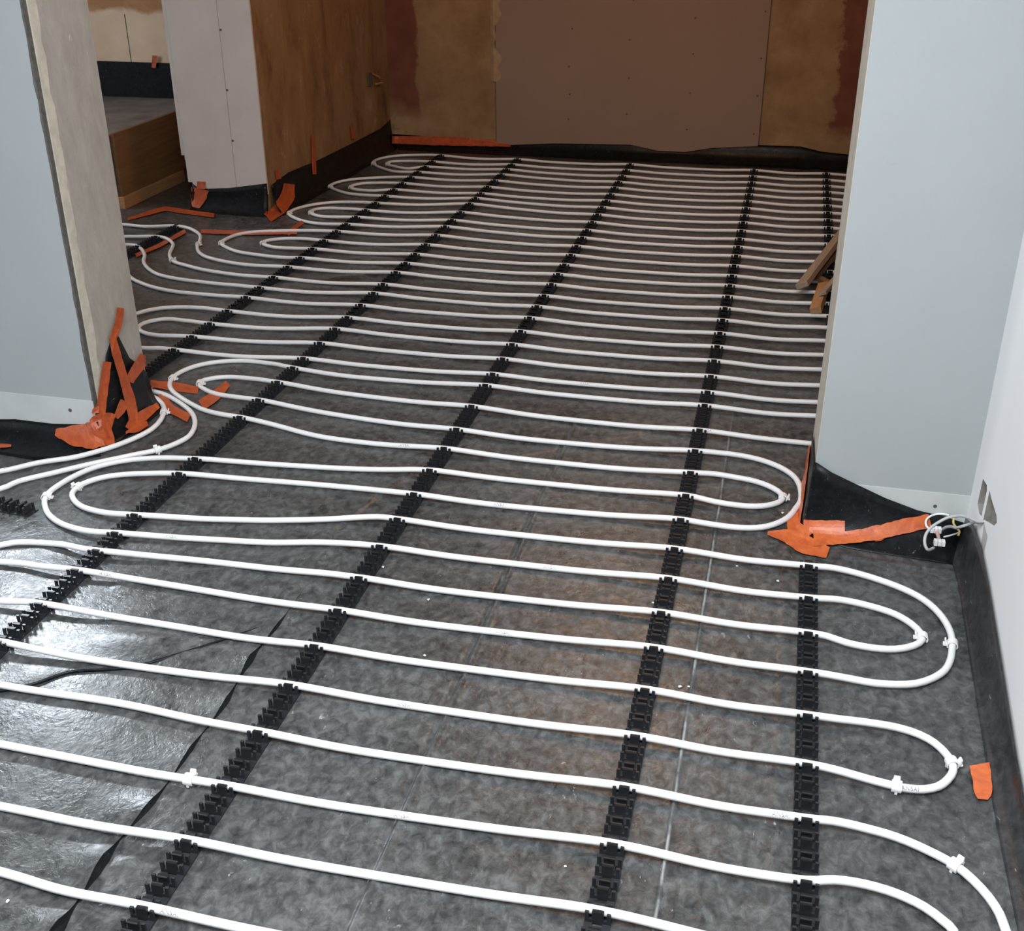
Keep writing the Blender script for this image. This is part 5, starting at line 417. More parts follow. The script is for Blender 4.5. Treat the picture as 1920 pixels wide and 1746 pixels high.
def mat_wood(name, a, b, ring=14):
    m = NT(name)
    n = m.noise(ring, 5, .6, stretch=(6, .5, 6), dist=.7)
    m.color(m.ramp(n, [(.3, a), (.7, b)])); m.rough(.75); m.bump(n, .2, .001)
    return m.m


WOOD = mat_wood('grey_timber', (.26, .20, .15), (.38, .30, .235))
WOOD2 = mat_wood('orange_timber', (.34, .175, .075), (.48, .27, .13))
BROWNBOARD = mat_wood('brown_board', (.17, .088, .034), (.24, .13, .055), 5)
CABLE = simple('grey_cable', (.50, .51, .51), .5, .1, 60)
COPPER = simple('copper_pink', (.62, .38, .32), .45)
YELLOW = simple('earth_yellow', (.72, .52, .16), .45)
HOLE = simple('bare_plaster_core', (.27, .255, .225), .95, .2, 40, .4)
STEEL = simple('screw_steel', (.10, .09, .08), .5)
FRAME = simple('frame_grey', (.20, .21, .22), .5)

# ------------------------------------------------------------------ floor
rng = np.random.default_rng(11)


def vnoise(X, Y, s, seed):
    r = np.random.default_rng(seed); T = r.random((64, 64))
    x, y = X * s + 100, Y * s + 100
    xi, yi = np.floor(x).astype(int), np.floor(y).astype(int); fx, fy = x - xi, y - yi
    fx, fy = fx * fx * (3 - 2 * fx), fy * fy * (3 - 2 * fy)
    g = lambda a, b: T[a % 64, b % 64]
    return (g(xi, yi) * (1 - fx) + g(xi + 1, yi) * fx) * (1 - fy) + (g(xi, yi + 1) * (1 - fx) + g(xi + 1, yi + 1) * fx) * fy - .5


def crease(X, Y, pts, width, amp):
    out = np.full(X.shape, 1e9)
    for (ax, ay), (bx, by) in zip(pts[:-1], pts[1:]):
        dx, dy = bx - ax, by - ay; L = dx * dx + dy * dy
        t = np.clip(((X - ax) * dx + (Y - ay) * dy) / L, 0, 1)
        out = np.minimum(out, np.hypot(X - ax - t * dx, Y - ay - t * dy))
    return amp * np.exp(-(out / width) ** 2)


def floor_height(X, Y):
    h = .0016 * vnoise(X, Y, 4, 1) + .0014 * vnoise(X, Y, 11, 2) + .0009 * vnoise(X, Y, 27, 3)
    # stretched folds of the sheet, running diagonally
    u, v = X * .8 + Y * .6, -X * .6 + Y * .8
    h += .0035 * np.maximum(0, 1 - np.abs(vnoise(u * .5, v * 2.2, 2.0, 5)) * 9) * (vnoise(X, Y, 1.3, 6) > .02)
    # joints of the insulation boards under the sheet
    fade = np.clip((3.6 - Y) / .6, 0, 1)
    h += fade * .0045 * np.exp(-((X + .553) / .006) ** 2) - fade * .0040 * np.exp(-((X + .564) / .006) ** 2)
    h += fade * .0040 * np.exp(-((X + .082) / .0035) ** 2)
    h += fade * .0018 * np.exp(-((X - .10) / .004) ** 2)
    # crease and billow by the bright patch
    h -= crease(X, Y, [(-1.60, 1.60), (-1.478, 1.633), (-1.373, 1.722), (-1.24, 1.776), (-1.151, 1.858), (-1.037, 1.982), (-1.011, 2.198)], .010, .002)
    h += .017 * np.exp(-((X + 1.27) / .11) ** 2 - ((Y - 1.855) / .045) ** 2)
    for (a, b, wd, am) in [((-1.05, 2.42), (-.93, 2.85), .010, .004), ((-1.45, 2.05), (-1.0, 2.33), .012, .004), ((-1.30, 2.42), (-.98, 2.62), .012, .004),
                           ((-1.9, 2.1), (-1.45, 2.26), .014, .004), ((-.75, 2.9), (-.2, 3.3), .012, .003), ((-1.0, 1.25), (-.7, 1.52), .012, .003),
                           ((-1.6, 3.4), (-.9, 3.75), .016, .004), ((-2.3, 4.1), (-1.7, 4.5), .02, .005), ((-2.6, 4.6), (-2.0, 5.1), .02, .005),
                           ((.22, 2.58), (.50, 2.56), .008, .004), ((-.5, 2.05), (-.2, 2.25), .01, .002)]:
        h += crease(X, Y, [a, b], wd, am)
    return h


xs = np.unique(np.round(np.concatenate([np.arange(-5.6, -2.6, .12), np.arange(-2.6, .535, .009), np.arange(.54, 1.2, .1),
                                        np.arange(-1.05, -.99, .0035), np.arange(-.58, -.54, .0025), np.arange(-.10, -.065, .002)]), 4))
ys = np.concatenate([np.arange(-2.7, .95, .15), np.arange(.95, 3.3, .0095), np.arange(3.3, 7.2, .022)])
XX, YY = np.meshgrid(xs, ys, indexing='ij')
ZZ = floor_height(XX, YY)
n, m_ = XX.shape
V = np.stack([XX.ravel(), YY.ravel(), ZZ.ravel()], 1)
ii, jj = np.meshgrid(np.arange(n - 1), np.arange(m_ - 1), indexing='ij')
a = (ii * m_ + jj).ravel()
F = np.stack([a, a + m_, a + m_ + 1, a + 1], 1)
me = bpy.data.meshes.new('floor')
me.vertices.add(len(V)); me.vertices.foreach_set('co', V.astype(np.float32).ravel())
me.loops.add(F.size); me.loops.foreach_set('vertex_index', F.astype(np.int32).ravel())
me.polygons.add(len(F)); me.polygons.foreach_set('loop_start', np.arange(0, F.size, 4, dtype=np.int32))
me.update(calc_edges=True); me.validate()
me.polygons.foreach_set('use_smooth', [True] * len(me.polygons))
FLOOR = tag(link('floor', me, MEM), kind='structure')
# lapped edge of the upper sheet: lifts between the pipes that hold it down
by = np.array(sorted(v for (a, k), v in CROSS.items() if a == 'B'))
G = []; GH = []
for y in np.arange(.96, 2.12, .008):
    d = np.abs(by - y).min(); lift = min(1, max(0, d - .012) / .045) ** 1.3 * min(1, max(0, 2.10 - y) / .25)
    lift = (.28 * min(1, max(0, 2.10 - y) / .25) + .72 * lift) * (.72 + .28 * math.sin(y * 6.3 + 1.2)) * (.85 + .15 * math.sin(y * 41))
    ex = -1.010 + .006 * math.sin(y * 9) + .003 * math.sin(y * 23)
    row = [(ex - .12 * (1 - t), t) for t in (0, .2, .4, .6, .75, .88, 1)]
    hs = floor_height(np.array([[x for x, t in row]]), np.full((1, len(row)), y))[0]
    G.append([(x, y, max(hh, -.001) + .0004 + .019 * lift * t ** 2.2) for (x, t), hh in zip(row, hs)])
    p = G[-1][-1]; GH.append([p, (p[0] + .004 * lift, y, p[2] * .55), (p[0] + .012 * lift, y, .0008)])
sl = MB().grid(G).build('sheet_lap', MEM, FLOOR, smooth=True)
MB().grid(GH).build('lap_shade_strip', SHEET, FLOOR, smooth=True)  # black strip standing in for the shade under the lifted edge
fp = catmull([(-1.62, 1.59), (-1.478, 1.633), (-1.425, 1.667), (-1.373, 1.722), (-1.285, 1.754), (-1.24, 1.776), (-1.151, 1.858), (-1.037, 1.982)], .012)
nf = len(fp)
MB().tube([(x, y, .0022) for x, y in fp], [.0042 * math.sin(math.pi * min(.5, (i + 1) / nf * 1.5)) * (1 if i < nf * .7 else max(.15, (nf - i) / (nf * .3))) for i in range(nf)], 8).build('sheet_fold', SHEET, FLOOR, smooth=True)


def struct(mb, name, mat, parent=None):
    o = mb.build(name, mat, parent)
    if parent is None: o['kind'] = 'structure'
    return o


# ------------------------------------------------------------------ walls and ceiling
ZC = 2.5
ce = MB()   # ceiling with the rooflight opening
ce.box(-5.7, -1.9, -2.75, 7.3, ZC, ZC + .1).box(.25, 1.2, -2.75, 7.3, ZC, ZC + .1).box(-1.9, .25, -2.75, -.4, ZC, ZC + .1).box(-1.9, .25, 1.4, 7.3, ZC, ZC + .1)
struct(ce, 'ceiling', CEIL)

wl = struct(MB().box(-4.6, -1.9, 2.752, 3.03, 0, ZC), 'wall_left', CEMENT)
struct(MB().box(-4.6, -1.904, 2.735, 2.7475, .148, ZC), 'plasterboard', PAINT, wl)
struct(MB().box(-4.6, -1.902, 2.733, 2.7475, .045, .148), 'filler_band', FILLER, wl)
# ragged strip coloured dark for the shaded gap at the board edge
rg = random.Random(4); G = []
for i in range(61):
    z = .05 + i * (ZC - .05) / 60; G.append([(-1.9045 + rg.uniform(-.003, .003), 2.7345, z), (-1.8992 + rg.uniform(-.0015, .0015), 2.736, z), (-1.899, 2.7525, z)])
struct(MB().grid(G), 'gap_shade_strip', SHADE_GAP, wl)
G = []
for i in range(61):
    z = .02 + i * (ZC - .02) / 60; G.append([(-1.8985, 2.753, z), (-1.8975, 2.757, z), (-1.8975, 2.790 + rg.uniform(-.006, .006), z), (-1.8995, 2.795 + rg.uniform(-.006, .006), z)])
struct(MB().grid(G), 'corner_bead_strip', BEIGE, wl)
struct(MB().tube([(-1.982, 2.733, .111), (-1.982, 2.7325, .111)], .006, 8), 'screw', STEEL, wl)

wp = struct(MB().box(.163, 1.15, 2.7255, 3.0, 0, ZC), 'wall_pier', CEMENT)
struct(MB().box(.150, .163, 2.713, 3.0, 0, ZC), 'reveal_board', BEIGE, wp)
struct(MB().box(.1515, .535, 2.712, 2.7255, .136, ZC), 'plasterboard', PAINT, wp)
struct(MB().box(.1515, .535, 2.710, 2.7255, .02, .136), 'filler_band', FILLER, wp)
struct(MB().tube([(.451, 2.7105, .098), (.451, 2.7095, .098)], .005, 8), 'screw', STEEL, wp)

# right wall: finish coat with two torn openings, bare core behind
wr = struct(MB().box(.545, .70, -2.7, 2.80, 0, ZC), 'wall_right', HOLE)
holes = [[(2.616, .233), (2.56, .244), (2.548, .236), (2.549, .167), (2.58, .159), (2.619, .164)],
         [(2.521, .250), (2.49, .247), (2.405, .249), (2.386, .240), (2.405, .222), (2.47, .196), (2.523, .172)]]
bm = bmesh.new(); eds = []
for loop in [[(-2.7, 0), (2.712, 0), (2.712, ZC), (-2.7, ZC)]] + holes:
    vs = [bm.verts.new((.53, y, z)) for y, z in loop]
    eds += [bm.edges.new((vs[i], vs[(i + 1) % len(vs)])) for i in range(len(vs))]
bmesh.ops.triangle_fill(bm, edges=eds, use_beauty=True)
g = bmesh.ops.extrude_face_region(bm, geom=list(bm.faces))
bmesh.ops.translate(bm, verts=[v for v in g['geom'] if isinstance(v, bmesh.types.BMVert)], vec=(.0148, 0, 0))
bmesh.ops.recalc_face_normals(bm, faces=bm.faces)
for f in bm.faces:   # torn edges of the openings show the bare core
    c = f.calc_center_median()
    if abs(f.normal.x) < .5 and 2.3 < c.y < 2.7 and .1 < c.z < .3: f.material_index = 1
me = bpy.data.meshes.new('finish_coat'); bm.to_mesh(me); bm.free()
me.materials.append(PAINT_R); me.materials.append(HOLE)
link('finish_coat', me, None, wr)
G = []
for i in range(9):   # grey smear of filler below the opening
    t = i / 8; z = .172 - .115 * t; w0 = .030 * (1 - t * .72)
    G.append([(.5285 + .001 * abs(s), 2.475 - .02 * t + s * w0 + rg.uniform(-.002, .002), z) for s in (-1, -.4, .3, 1)])
struct(MB().grid(G), 'filler_smear', simple('grey_smear', (.50, .48, .46), .9, .2, 60), wr)

# far room
wb = struct(MB().box(-5.6, 1.2, 7.12, 7.3, 0, ZC), 'wall_back', BACK)
pb = struct(MB().box(-1.766, -.170, 7.108, 7.12, .03, ZC), 'plasterboard', PINKBOARD, wb)
struct(MB().box(-1.7705, -1.7665, 7.1125, 7.12, .03, ZC), 'board_joint', SHADE_GAP, wb)
struct(MB().box(-.1695, -.1655, 7.1125, 7.12, .03, ZC), 'board_joint', SHADE_GAP, wb)
scr = None
for x, z in [(-1.301, .732), (-1.316, .519), (-1.309, .36), (-1.313, .213), (-.958, .678), (-.955, .466), (-.959, .257), (-.586, .805), (-.585, .61), (-.588, .39), (-.594, .181), (-.195, .847), (-.197, .595), (-.2, .388), (-.2, .17), (-.946, .895)]:
    if scr is None:
        scr = MB().tube([(0, 0, 0), (0, -.0012, 0)], .006, 8).mesh('screw'); scr.materials.append(STEEL)
    link('screw', scr, None, pb, (x, 7.108, z))
G = []   # ragged smear of plaster over the left board joint
for i in range(40):
    z = .42 + i * .02; G.append([(-1.80, 7.1188, z), (-1.78, 7.107, z), (-1.755 + (.02 * math.sin(i * .37) + .012 * math.sin(i * 1.1) + rg.uniform(-.006, .006)), 7.1068, z)])
struct(MB().grid(G), 'plaster_smear', simple('smear_plaster', (.44, .315, .19), .9, .15, 20), wb)

struct(MB().box(1.0, 1.15, 3.0, 7.12, 0, ZC), 'wall_far_right', BROWN)
wm = struct(MB().prism([(-2.94, 5.385), (-2.527, 5.385), (-2.457, 7.12), (-2.94, 7.12)], 0, ZC), 'wall_middle', BROWN)
struct(MB().box(-2.932, -2.6915, 5.372, 5.385, .10, ZC), 'plasterboard', OFFWHITE, wm)
struct(MB().box(-2.6895, -2.524, 5.372, 5.385, .10, ZC), 'plasterboard', OFFWHITE, wm)
for z in (.877, .601, .359):
    link('screw', scr, None, wm, (-2.684, 5.372, z))
struct(MB().box(-2.958, -2.934, 5.376, 5.46, .14, ZC), 'board_edge', OFFWHITE, wm)
struct(MB().box(-2.985, -2.960, 5.42, 5.47, .24, ZC), 'board_edge', BEIGE, wm)
struct(MB().box(-3.012, -2.987, 5.44, 5.49, .26, ZC), 'board_edge', OFFWHITE, wm)
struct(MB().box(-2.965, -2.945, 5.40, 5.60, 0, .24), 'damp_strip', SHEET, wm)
# small wall bracket near the far corner
br = empty('wall_bracket', (-2.47, 6.80, .44)); tag(br, 'small brown wall bracket high on the brown side wall near far corner', 'bracket')
MB().box(-2.468, -2.458, 6.77, 6.83, .42, .49).build('plate', SHADE_GAP, br)
MB().tube([(-2.46, 6.83, .485), (-2.44, 6.90, .455), (-2.44, 6.95, .415), (-2.45, 6.86, .42)], .006, 6).build('hook', WOOD2, br)

# header over the wide opening
struct(MB().box(-1.9, .15, 2.735, 3.0, 2.12, ZC), 'wall_header', PAINT)

# left room
wlb = struct(MB().box(-5.6, -2.94, 6.40, 6.5, 0, ZC), 'wall_left_room', CREAM)
struct(MB().box(-5.5, -3.0, 6.392, 6.40, .36, .57), 'damp_strip', SHEET, wlb)
struct(MB().box(-3.79, -3.786, 6.3985, 6.401, .57, .83), 'board_joint', SHADE_GAP, wlb)
pf = struct(MB().box(-5.5, -3.325, 5.30, 6.39, 0, .372), 'floor_raised', simple('dusty_sheet', (.17, .16, .15), .5, .45, 6, .3))
wo = MB()
wo.box(-5.7, -5.5, 3.03, 3.6, 0, ZC).box(-5.7, -5.5, 5.2, 7.2, 0, ZC).box(-5.7, -5.5, 3.6, 5.2, 0, .8).box(-5.7, -5.5, 3.6, 5.2, 2.1, ZC)
struct(wo, 'wall_far_left', CREAM)
# near room, out of view: patio doors on the left, plain wall behind
wo = MB()
wo.box(-4.75, -4.6, -2.7, -1.8, 0, ZC).box(-4.75, -4.6, 1.8, 3.03, 0, ZC).box(-4.75, -4.6, -1.8, 1.8, 2.15, ZC).box(-4.75, -4.6, -1.8, 1.8, 0, .1)
struct(wo, 'wall_near_left', BROWN)
struct(MB().box(-4.75, .70, -2.85, -2.7, 0, ZC), 'wall_rear', BROWN)
for i in range(3):
    y0 = -1.8 + i * 1.2
    struct(MB().box(-4.62, -4.58, y0, y0 + .06, .1, 2.15).box(-4.62, -4.58, y0 + 1.14, y0 + 1.2, .1, 2.15).box(-4.62, -4.58, y0 + .06, y0 + 1.14, .1, .16).box(-4.62, -4.58, y0 + .06, y0 + 1.14, 2.09, 2.15), 'door_%d' % (i + 1), FRAME)
struct(MB().box(-5.52, -5.47, 3.6, 3.66, .8, 2.1).box(-5.52, -5.47, 5.14, 5.2, .8, 2.1).box(-5.52, -5.47, 3.66, 5.14, .8, .86).box(-5.52, -5.47, 3.66, 5.14, 2.04, 2.1), 'window_1', FRAME)

# ------------------------------------------------------------------ black sheet upstands
SK_LAB = {
 'pier': 'black plastic sheet folded up the base of right pale pier',
 'right': 'long black plastic sheet edge curling up the white right wall',
 'back': 'black plastic sheet edge with wavy top along far back wall',
 'side': 'black plastic sheet turned up the brown side wall in far room',
 'middle': 'black plastic sheet around foot of off-white wall end',
 'left': 'black plastic sheet turned up under the pale left wall',
 'reveal': 'pointed black plastic flap taped to grey end of left wall',
}
for k, rows in SKIRTS.items():
    G = skirt_grid(rows, .03 if k in ('pier', 'reveal', 'middle') else .05)
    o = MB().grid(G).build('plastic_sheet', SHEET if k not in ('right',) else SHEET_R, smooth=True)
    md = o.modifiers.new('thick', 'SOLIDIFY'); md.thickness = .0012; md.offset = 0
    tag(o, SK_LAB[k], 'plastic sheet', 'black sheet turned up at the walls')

# ------------------------------------------------------------------ heating pipes
R_PIPE = .0078
RAILX = {'P': -2.046, 'A': -1.566, 'B': -.888, 'C': -.172, 'D': .152, 'E': .231}


def seat_rows(r):
    return sorted(v for (a, k), v in CROSS.items() if a == r)


SEATS = np.array([(RAILX[a], v) for (a, k), v in CROSS.items()] + [(-2.84, 4.63), (-2.84, 4.80), (-2.84, 4.985)])


def pipe_z(p, i):
    d = np.abs(SEATS - p)
    ok = d[:, 1] < .03
    if not ok.any(): return .0095
    dx = d[ok, 0].min()
    return .0095 + .0095 * math.exp(-(dx / .13) ** 2)


PATHS = []
PLAB = ['long white heating pipe loop running through the doorway from front to middle of floor',
        'white heating pipe loop covering the dark far end of the room',
        'white heating pipe loop nearest the camera that bends around the left wall']
PIPES = []
for ci, c in enumerate(CIRCUITS):
    P = catmull(c, .022)
    P3 = [(x, y, pipe_z(np.array((x, y)), i)) for i, (x, y) in enumerate(P)]
    z = np.array([p[2] for p in P3]); z = np.convolve(np.pad(z, 2, 'edge'), np.ones(5) / 5, 'valid')
    if ci == 2:   # the two runs that cross by the left wall: lift the upper one a little
        pass
    P3 = [(p[0], p[1], zz) for p, zz in zip(P3, z)]
    PATHS.append(np.array(P3))
    o = MB().tube(P3, R_PIPE, 12).build('heating_pipe', PIPE, smooth=True)
    tag(o, PLAB[ci], 'pipe', 'white underfloor heating pipes')
    PIPES.append(o)


def nearest(x, y):
    best = None
    for ci, P in enumerate(PATHS):
        d = np.hypot(P[:, 0] - x, P[:, 1] - y); i = int(d.argmin())
        if best is None or d[i] < best[0]: best = (d[i], ci, i)
    _, ci, i = best; P = PATHS[ci]
    t = Vector(P[min(i + 1, len(P) - 1)] - P[max(i - 1, 0)]).normalized()
    return ci, Vector(P[i]), t


# faint dark lettering printed along the pipes
fc = bpy.data.curves.new('lettering', 'FONT'); fc.body = 'ANSAI'; fc.size = .0105; fc.space_character = 1.12
fo = bpy.data.objects.new('lettering', fc); COL.objects.link(fo)
dg = bpy.context.evaluated_depsgraph_get(); tm = bpy.data.meshes.new_from_object(fo.evaluated_get(dg))
TV = [tuple(v.co) for v in tm.vertices]; TF = [tuple(p.vertices) for p in tm.polygons]
bpy.data.objects.remove(fo); wtxt = max(v[0] for v in TV)
for x, y in PRINTS:
    ci, c, t = nearest(x, y)
    if t.x < 0: t = -t
    side = t.cross(Vector((0, 0, 1))).normalized()   # towards the near side
    up = side.cross(t).normalized()
    vs = []
    for vx, vy, _ in TV:
        ang = math.radians(18) + vy / R_PIPE        # measured upward from the near side
        vs.append(tuple(c + t * (vx - wtxt / 2) + (side * math.cos(ang) + up * math.sin(ang)) * (R_PIPE + .00025)))
    mb = MB(); mb.v = vs; mb.f = TF
    mb.build('lettering', INK, PIPES[ci])

# ------------------------------------------------------------------ black clip rails
PITCH = .048


def seat_mesh():
    mb = MB()
    for s in (-1, 1):
        y = s * .0108
        mb.box(-.021, .021, y - .0022, y + .0022, .002, .0105)
        mb.box(-.0095, .0095, y - .0022, y + .0022, .0105, .0265)
        mb.box(-.0095, .0095, y - .0022 - (.003 if s > 0 else 0), y + .0022 + (.003 if s < 0 else 0), .0235, .0265)
        for sx in (-1, 1):
            mb.box(sx * .0178 - .0032, sx * .0178 + .0032, y - .0022, y + .0022, .0105, .0245)
    mb.box(-.0105, -.0085, -.0108, .0108, .002, .0085)
    mb.box(.0085, .0105, -.0108, .0108, .002, .0085)
    return mb.mesh('clip')


SEAT = seat_mesh(); SEAT.materials.append(BLACKP)


def seat_positions(fixed, y0, y1):
    f = sorted(fixed); out = list(f)
    for p, q in zip(f[:-1], f[1:]):
        k = max(1, round((q - p) / PITCH))
        out += [p + (q - p) * i / k for i in range(1, k)]
    y = f[0] - PITCH
    while y > y0: out.append(y); y -= PITCH
    y = f[-1] + PITCH
    while y < y1: out.append(y); y += PITCH
    return sorted(out)


def rail(x, fixed, y0, y1, label, far=3.9):
    S = seat_positions(fixed, y0 + .02, y1 - .02)
    root = empty('clip_rail', (x, (y0 + y1) / 2, 0)); tag(root, label, 'clip rail', 'black clip rails holding the pipes')
    b = MB()
    b.box(x - .0215, x - .008, y0, y1, .0, .0035).box(x + .008, x + .0215, y0, y1, .0, .0035)
    yy = y0
    for i in range(len(S) - 1):
        ym = (S[i] + S[i + 1]) / 2; b.box(x - .008, x + .008, ym - .0085, ym + .0085, .0, .0035)
    b.build('base_strip', BLACKP, root)
    rest = MB(); sv = [tuple(v.co) for v in SEAT.vertices]; sf = [tuple(p.vertices) for p in SEAT.polygons]
    for y in S:
        if y < far:
            link('clip', SEAT, None, root, (0, y - root.location.y, 0))
        else:
            k = len(rest.v); rest.v += [(a + x, c + y, d) for a, c, d in sv]; rest.f += [tuple(k + i for i in q) for q in sf]
    if rest.v:
        o = rest.build('far_clips', BLACKP, root); o['kind'] = 'stuff'
    return root


rail(RAILX['P'], seat_rows('P'), 3.02, 6.87, 'black clip rail farthest left, starting behind the left wall')
rail(RAILX['A'], seat_rows('A'), 1.20, 6.87, 'black clip rail running from left picture edge to far back wall')
rail(RAILX['B'], seat_rows('B'), 1.00, 6.87, 'black clip rail running from lower left through middle of the floor')
rail(RAILX['C'], seat_rows('C'), 1.00, 6.87, 'black clip rail right of centre running the full floor length')
rail(RAILX['D'], seat_rows('D'), 1.00, 2.50, 'short black clip rail nearest the right wall in front of pier')
rail(RAILX['E'], seat_rows('E'), 3.10, 6.87, 'black clip rail at far right, partly hidden behind the pier')
rail(-2.84, [4.63, 4.80, 4.985], 4.50, 5.02, 'short black clip rail near the off-white wall end in left room', far=9)


def loose_rail(label, cx, cy, ang, n):
    root = empty('clip_rail', (cx, cy, 0)); root.rotation_euler = (0, 0, ang); tag(root, label, 'clip rail', 'black clip rails holding the pipes')
    L = n * PITCH / 2
    o = link('base_strip', MB().box(-.0215, .0215, -L, L, 0, .0035).mesh('base_strip'), BLACKP, root, (0, 0, 0))
    for i in range(n): link('clip', SEAT, None, root, (0, -L + PITCH * (i + .5), 0))


loose_rail('stub of black clip rail lying crosswise at left picture edge', -1.975, 2.335, math.radians(84), 5)

# ------------------------------------------------------------------ white pipe clips on the bends
def clip_mesh():
    mb = MB(); N = 12; L = .0075
    ring = []
    for rr in (.0080, .0102):
        for s in (-L, L):
            ring.append([(s, rr * math.cos(math.radians(-35 + 250 * k / N)), rr * math.sin(math.radians(-35 + 250 * k / N))) for k in range(N + 1)])
    mb.grid([ring[0], ring[1], ring[3], ring[2], ring[0]])
    return mb.mesh('collar')


COLLAR = clip_mesh(); COLLAR.materials.append(CLIPW)
tb = MB(); tb.hexa([(-.006, .0085, -.002), (.006, .0085, -.002), (.006, .0115, -.002), (-.006, .0115, -.002), (-.0045, .013, .010), (.0045, .013, .010), (.0045, .0155, .009), (-.0045, .0155, .009)])
tb.box(-.005, .005, .008, .017, -.003, .0)
TAB = tb.mesh('tab'); TAB.materials.append(CLIPW)
lg = MB().box(-.002, .002, .0070, .0092, -.0095, -.002).box(-.002, .002, -.0092, -.0070, -.0095, -.002)
LEG = lg.mesh('barb'); LEG.materials.append(CLIPW)
CLAB = ['on the inner left bend beside the stub of black rail', 'on the outer left bend beside the stub of black rail', 'on the feed pipe just past the orange taped corner',
        'on the straight pipe at lower left', 'on the outer bend right of the taped wall end', 'on the inner bend over the diagonal floor tape',
        'on the S-bend nearest the off-white wall end', 'on the second S-bend from the off-white wall end', 'on the outer bend of fourth pair from the back wall', 'on the inner bend of fourth pair from the back wall',
        'on the outer bend of third pair from the back wall', 'on the inner bend of third pair from the back wall', 'on the outer bend of second pair from the back wall', 'on the inner bend of second pair from the back wall',
        'on the outer bend closest to the back wall', 'on the inner right bend beside the pier corner', 'on the outer right bend below the hanging cables', 'on the inner right bend below the hanging cables',
        'at the tip of single right bend beside the loose orange tape', 'on the lower leg of single right bend near loose tape', 'on the curved pipe at lower right corner', 'on the inner bend closest to the back wall', 'on the feed pipe hugging the taped wall end']
for k, (x, y) in enumerate(CLIPS):
    ci, c, t = nearest(x, y)
    t.z = 0; t.normalize(); up = Vector((0, 0, 1)); s = up.cross(t)
    if s.y < 0: t = -t; s = -s
    root = empty('pipe_clip', c); tag(root, 'small white pipe clip ' + CLAB[k], 'pipe clip', 'white clips on the pipe bends')
    root.rotation_euler = Matrix((t, s, up)).transposed().to_euler()
    root.scale = (1.2, 1.15, 1.15)
    link('collar', COLLAR, None, root, (0, 0, 0)); link('tab', TAB, None, root, (0, 0, 0)); link('barb', LEG, None, root, (0, 0, 0))

# ------------------------------------------------------------------ orange tape
TLAB = {
'tape_pier_edge': 'thin upright strip of orange tape on left edge of pier',
'tape_pier_flap': 'loose orange tape flap lying on floor at pier corner',
'tape_pier_corner': 'crumpled orange tape wrapped round the foot of pier corner',
'tape_pier_square': 'square piece of orange tape on black sheet by pier corner',
'tape_pier_strip': 'long orange tape strip along the base of the pier',
'tape_pier_patch': 'round orange tape patch over the long strip below pier',
'tape_loose': 'single orange tape piece on floor beside right wall',
'tape_reveal_top': 'topmost orange tape strip on the grey end of left wall',
'tape_reveal_long': 'long vertical orange tape down the middle of black flap',
'tape_reveal_right': 'slanted orange tape at the right edge of black flap',
'tape_reveal_left': 'upright orange tape at the left edge of black flap',
'tape_corner_mass': 'wide crumpled orange tape mass at foot of left wall corner',
'tape_corner_fold': 'folded orange tape on the left wall corner just above floor',
'tape_base_right': 'orange tape fold at the bottom right of black flap',
'tape_base_tip': 'small orange tape tip on floor below the black flap',
'tape_reveal_cross': 'short orange tape crossing under the long strip on flap',
'tape_floor_behind': 'dim orange floor tape just behind the left wall end',
'tape_floor_diag': 'diagonal orange floor tape beneath the small inner pipe bend',
'tape_floor_mid': 'orange floor tape between two pipes right of wall end',
'tape_mid_top': 'little orange tape tab on lower edge of off-white board',
'tape_mid_square': 'orange tape square on black foot of off-white wall end',
'tape_far_floor': 'long bent orange floor tape left of off-white wall end',
'tape_far_line': 'faint orange tape line on floor before off-white wall end',
'tape_far_diag': 'short slanted orange floor tape under far left pipe bend',
'tape_far_rail': 'orange floor tape alongside the short black rail',
'tape_mid_right': 'dark red-orange tape bundle right of off-white wall foot',
'tape_side_a': 'small orange tape at the near end of brown side wall',
'tape_side_b': 'narrow upright orange tape halfway along brown side wall',
'tape_side_c': 'tiny orange tape on brown side wall nearest far corner',
'tape_back': 'long red-orange tape band low on the far back wall',
'tape_left_floor': 'orange tape scrap on floor at left picture edge',
'tape_room': 'small orange tape tab on black band in left room',
}
for k, G in TAPES.items():
    o = MB().grid(G).build('tape_strip', TAPE_LIT if k in ('tape_loose', 'tape_pier_edge', 'tape_pier_flap', 'tape_pier_corner', 'tape_pier_strip', 'tape_pier_square', 'tape_pier_patch') else TAPE, smooth=False)
    md = o.modifiers.new('thick', 'SOLIDIFY'); md.thickness = .0009; md.offset = 0
    tag(o, TLAB[k], 'tape', 'orange tape pieces')

# ------------------------------------------------------------------ cables by the right wall
def smooth3(L, k=6):
    P = [np.array(p) for p in L]; P = [2 * P[0] - P[1]] + P + [2 * P[-1] - P[-2]]; out = []
    for i in range(1, len(P) - 2):
        for j in range(k):
            t = j / k; p0, p1, p2, p3 = P[i - 1:i + 3]
            out.append(tuple(.5 * (2 * p1 + (p2 - p0) * t + (2 * p0 - 5 * p1 + 4 * p2 - p3) * t * t + (3 * p1 - p0 - 3 * p2 + p3) * t ** 3)))
    out.append(tuple(P[-2])); return out


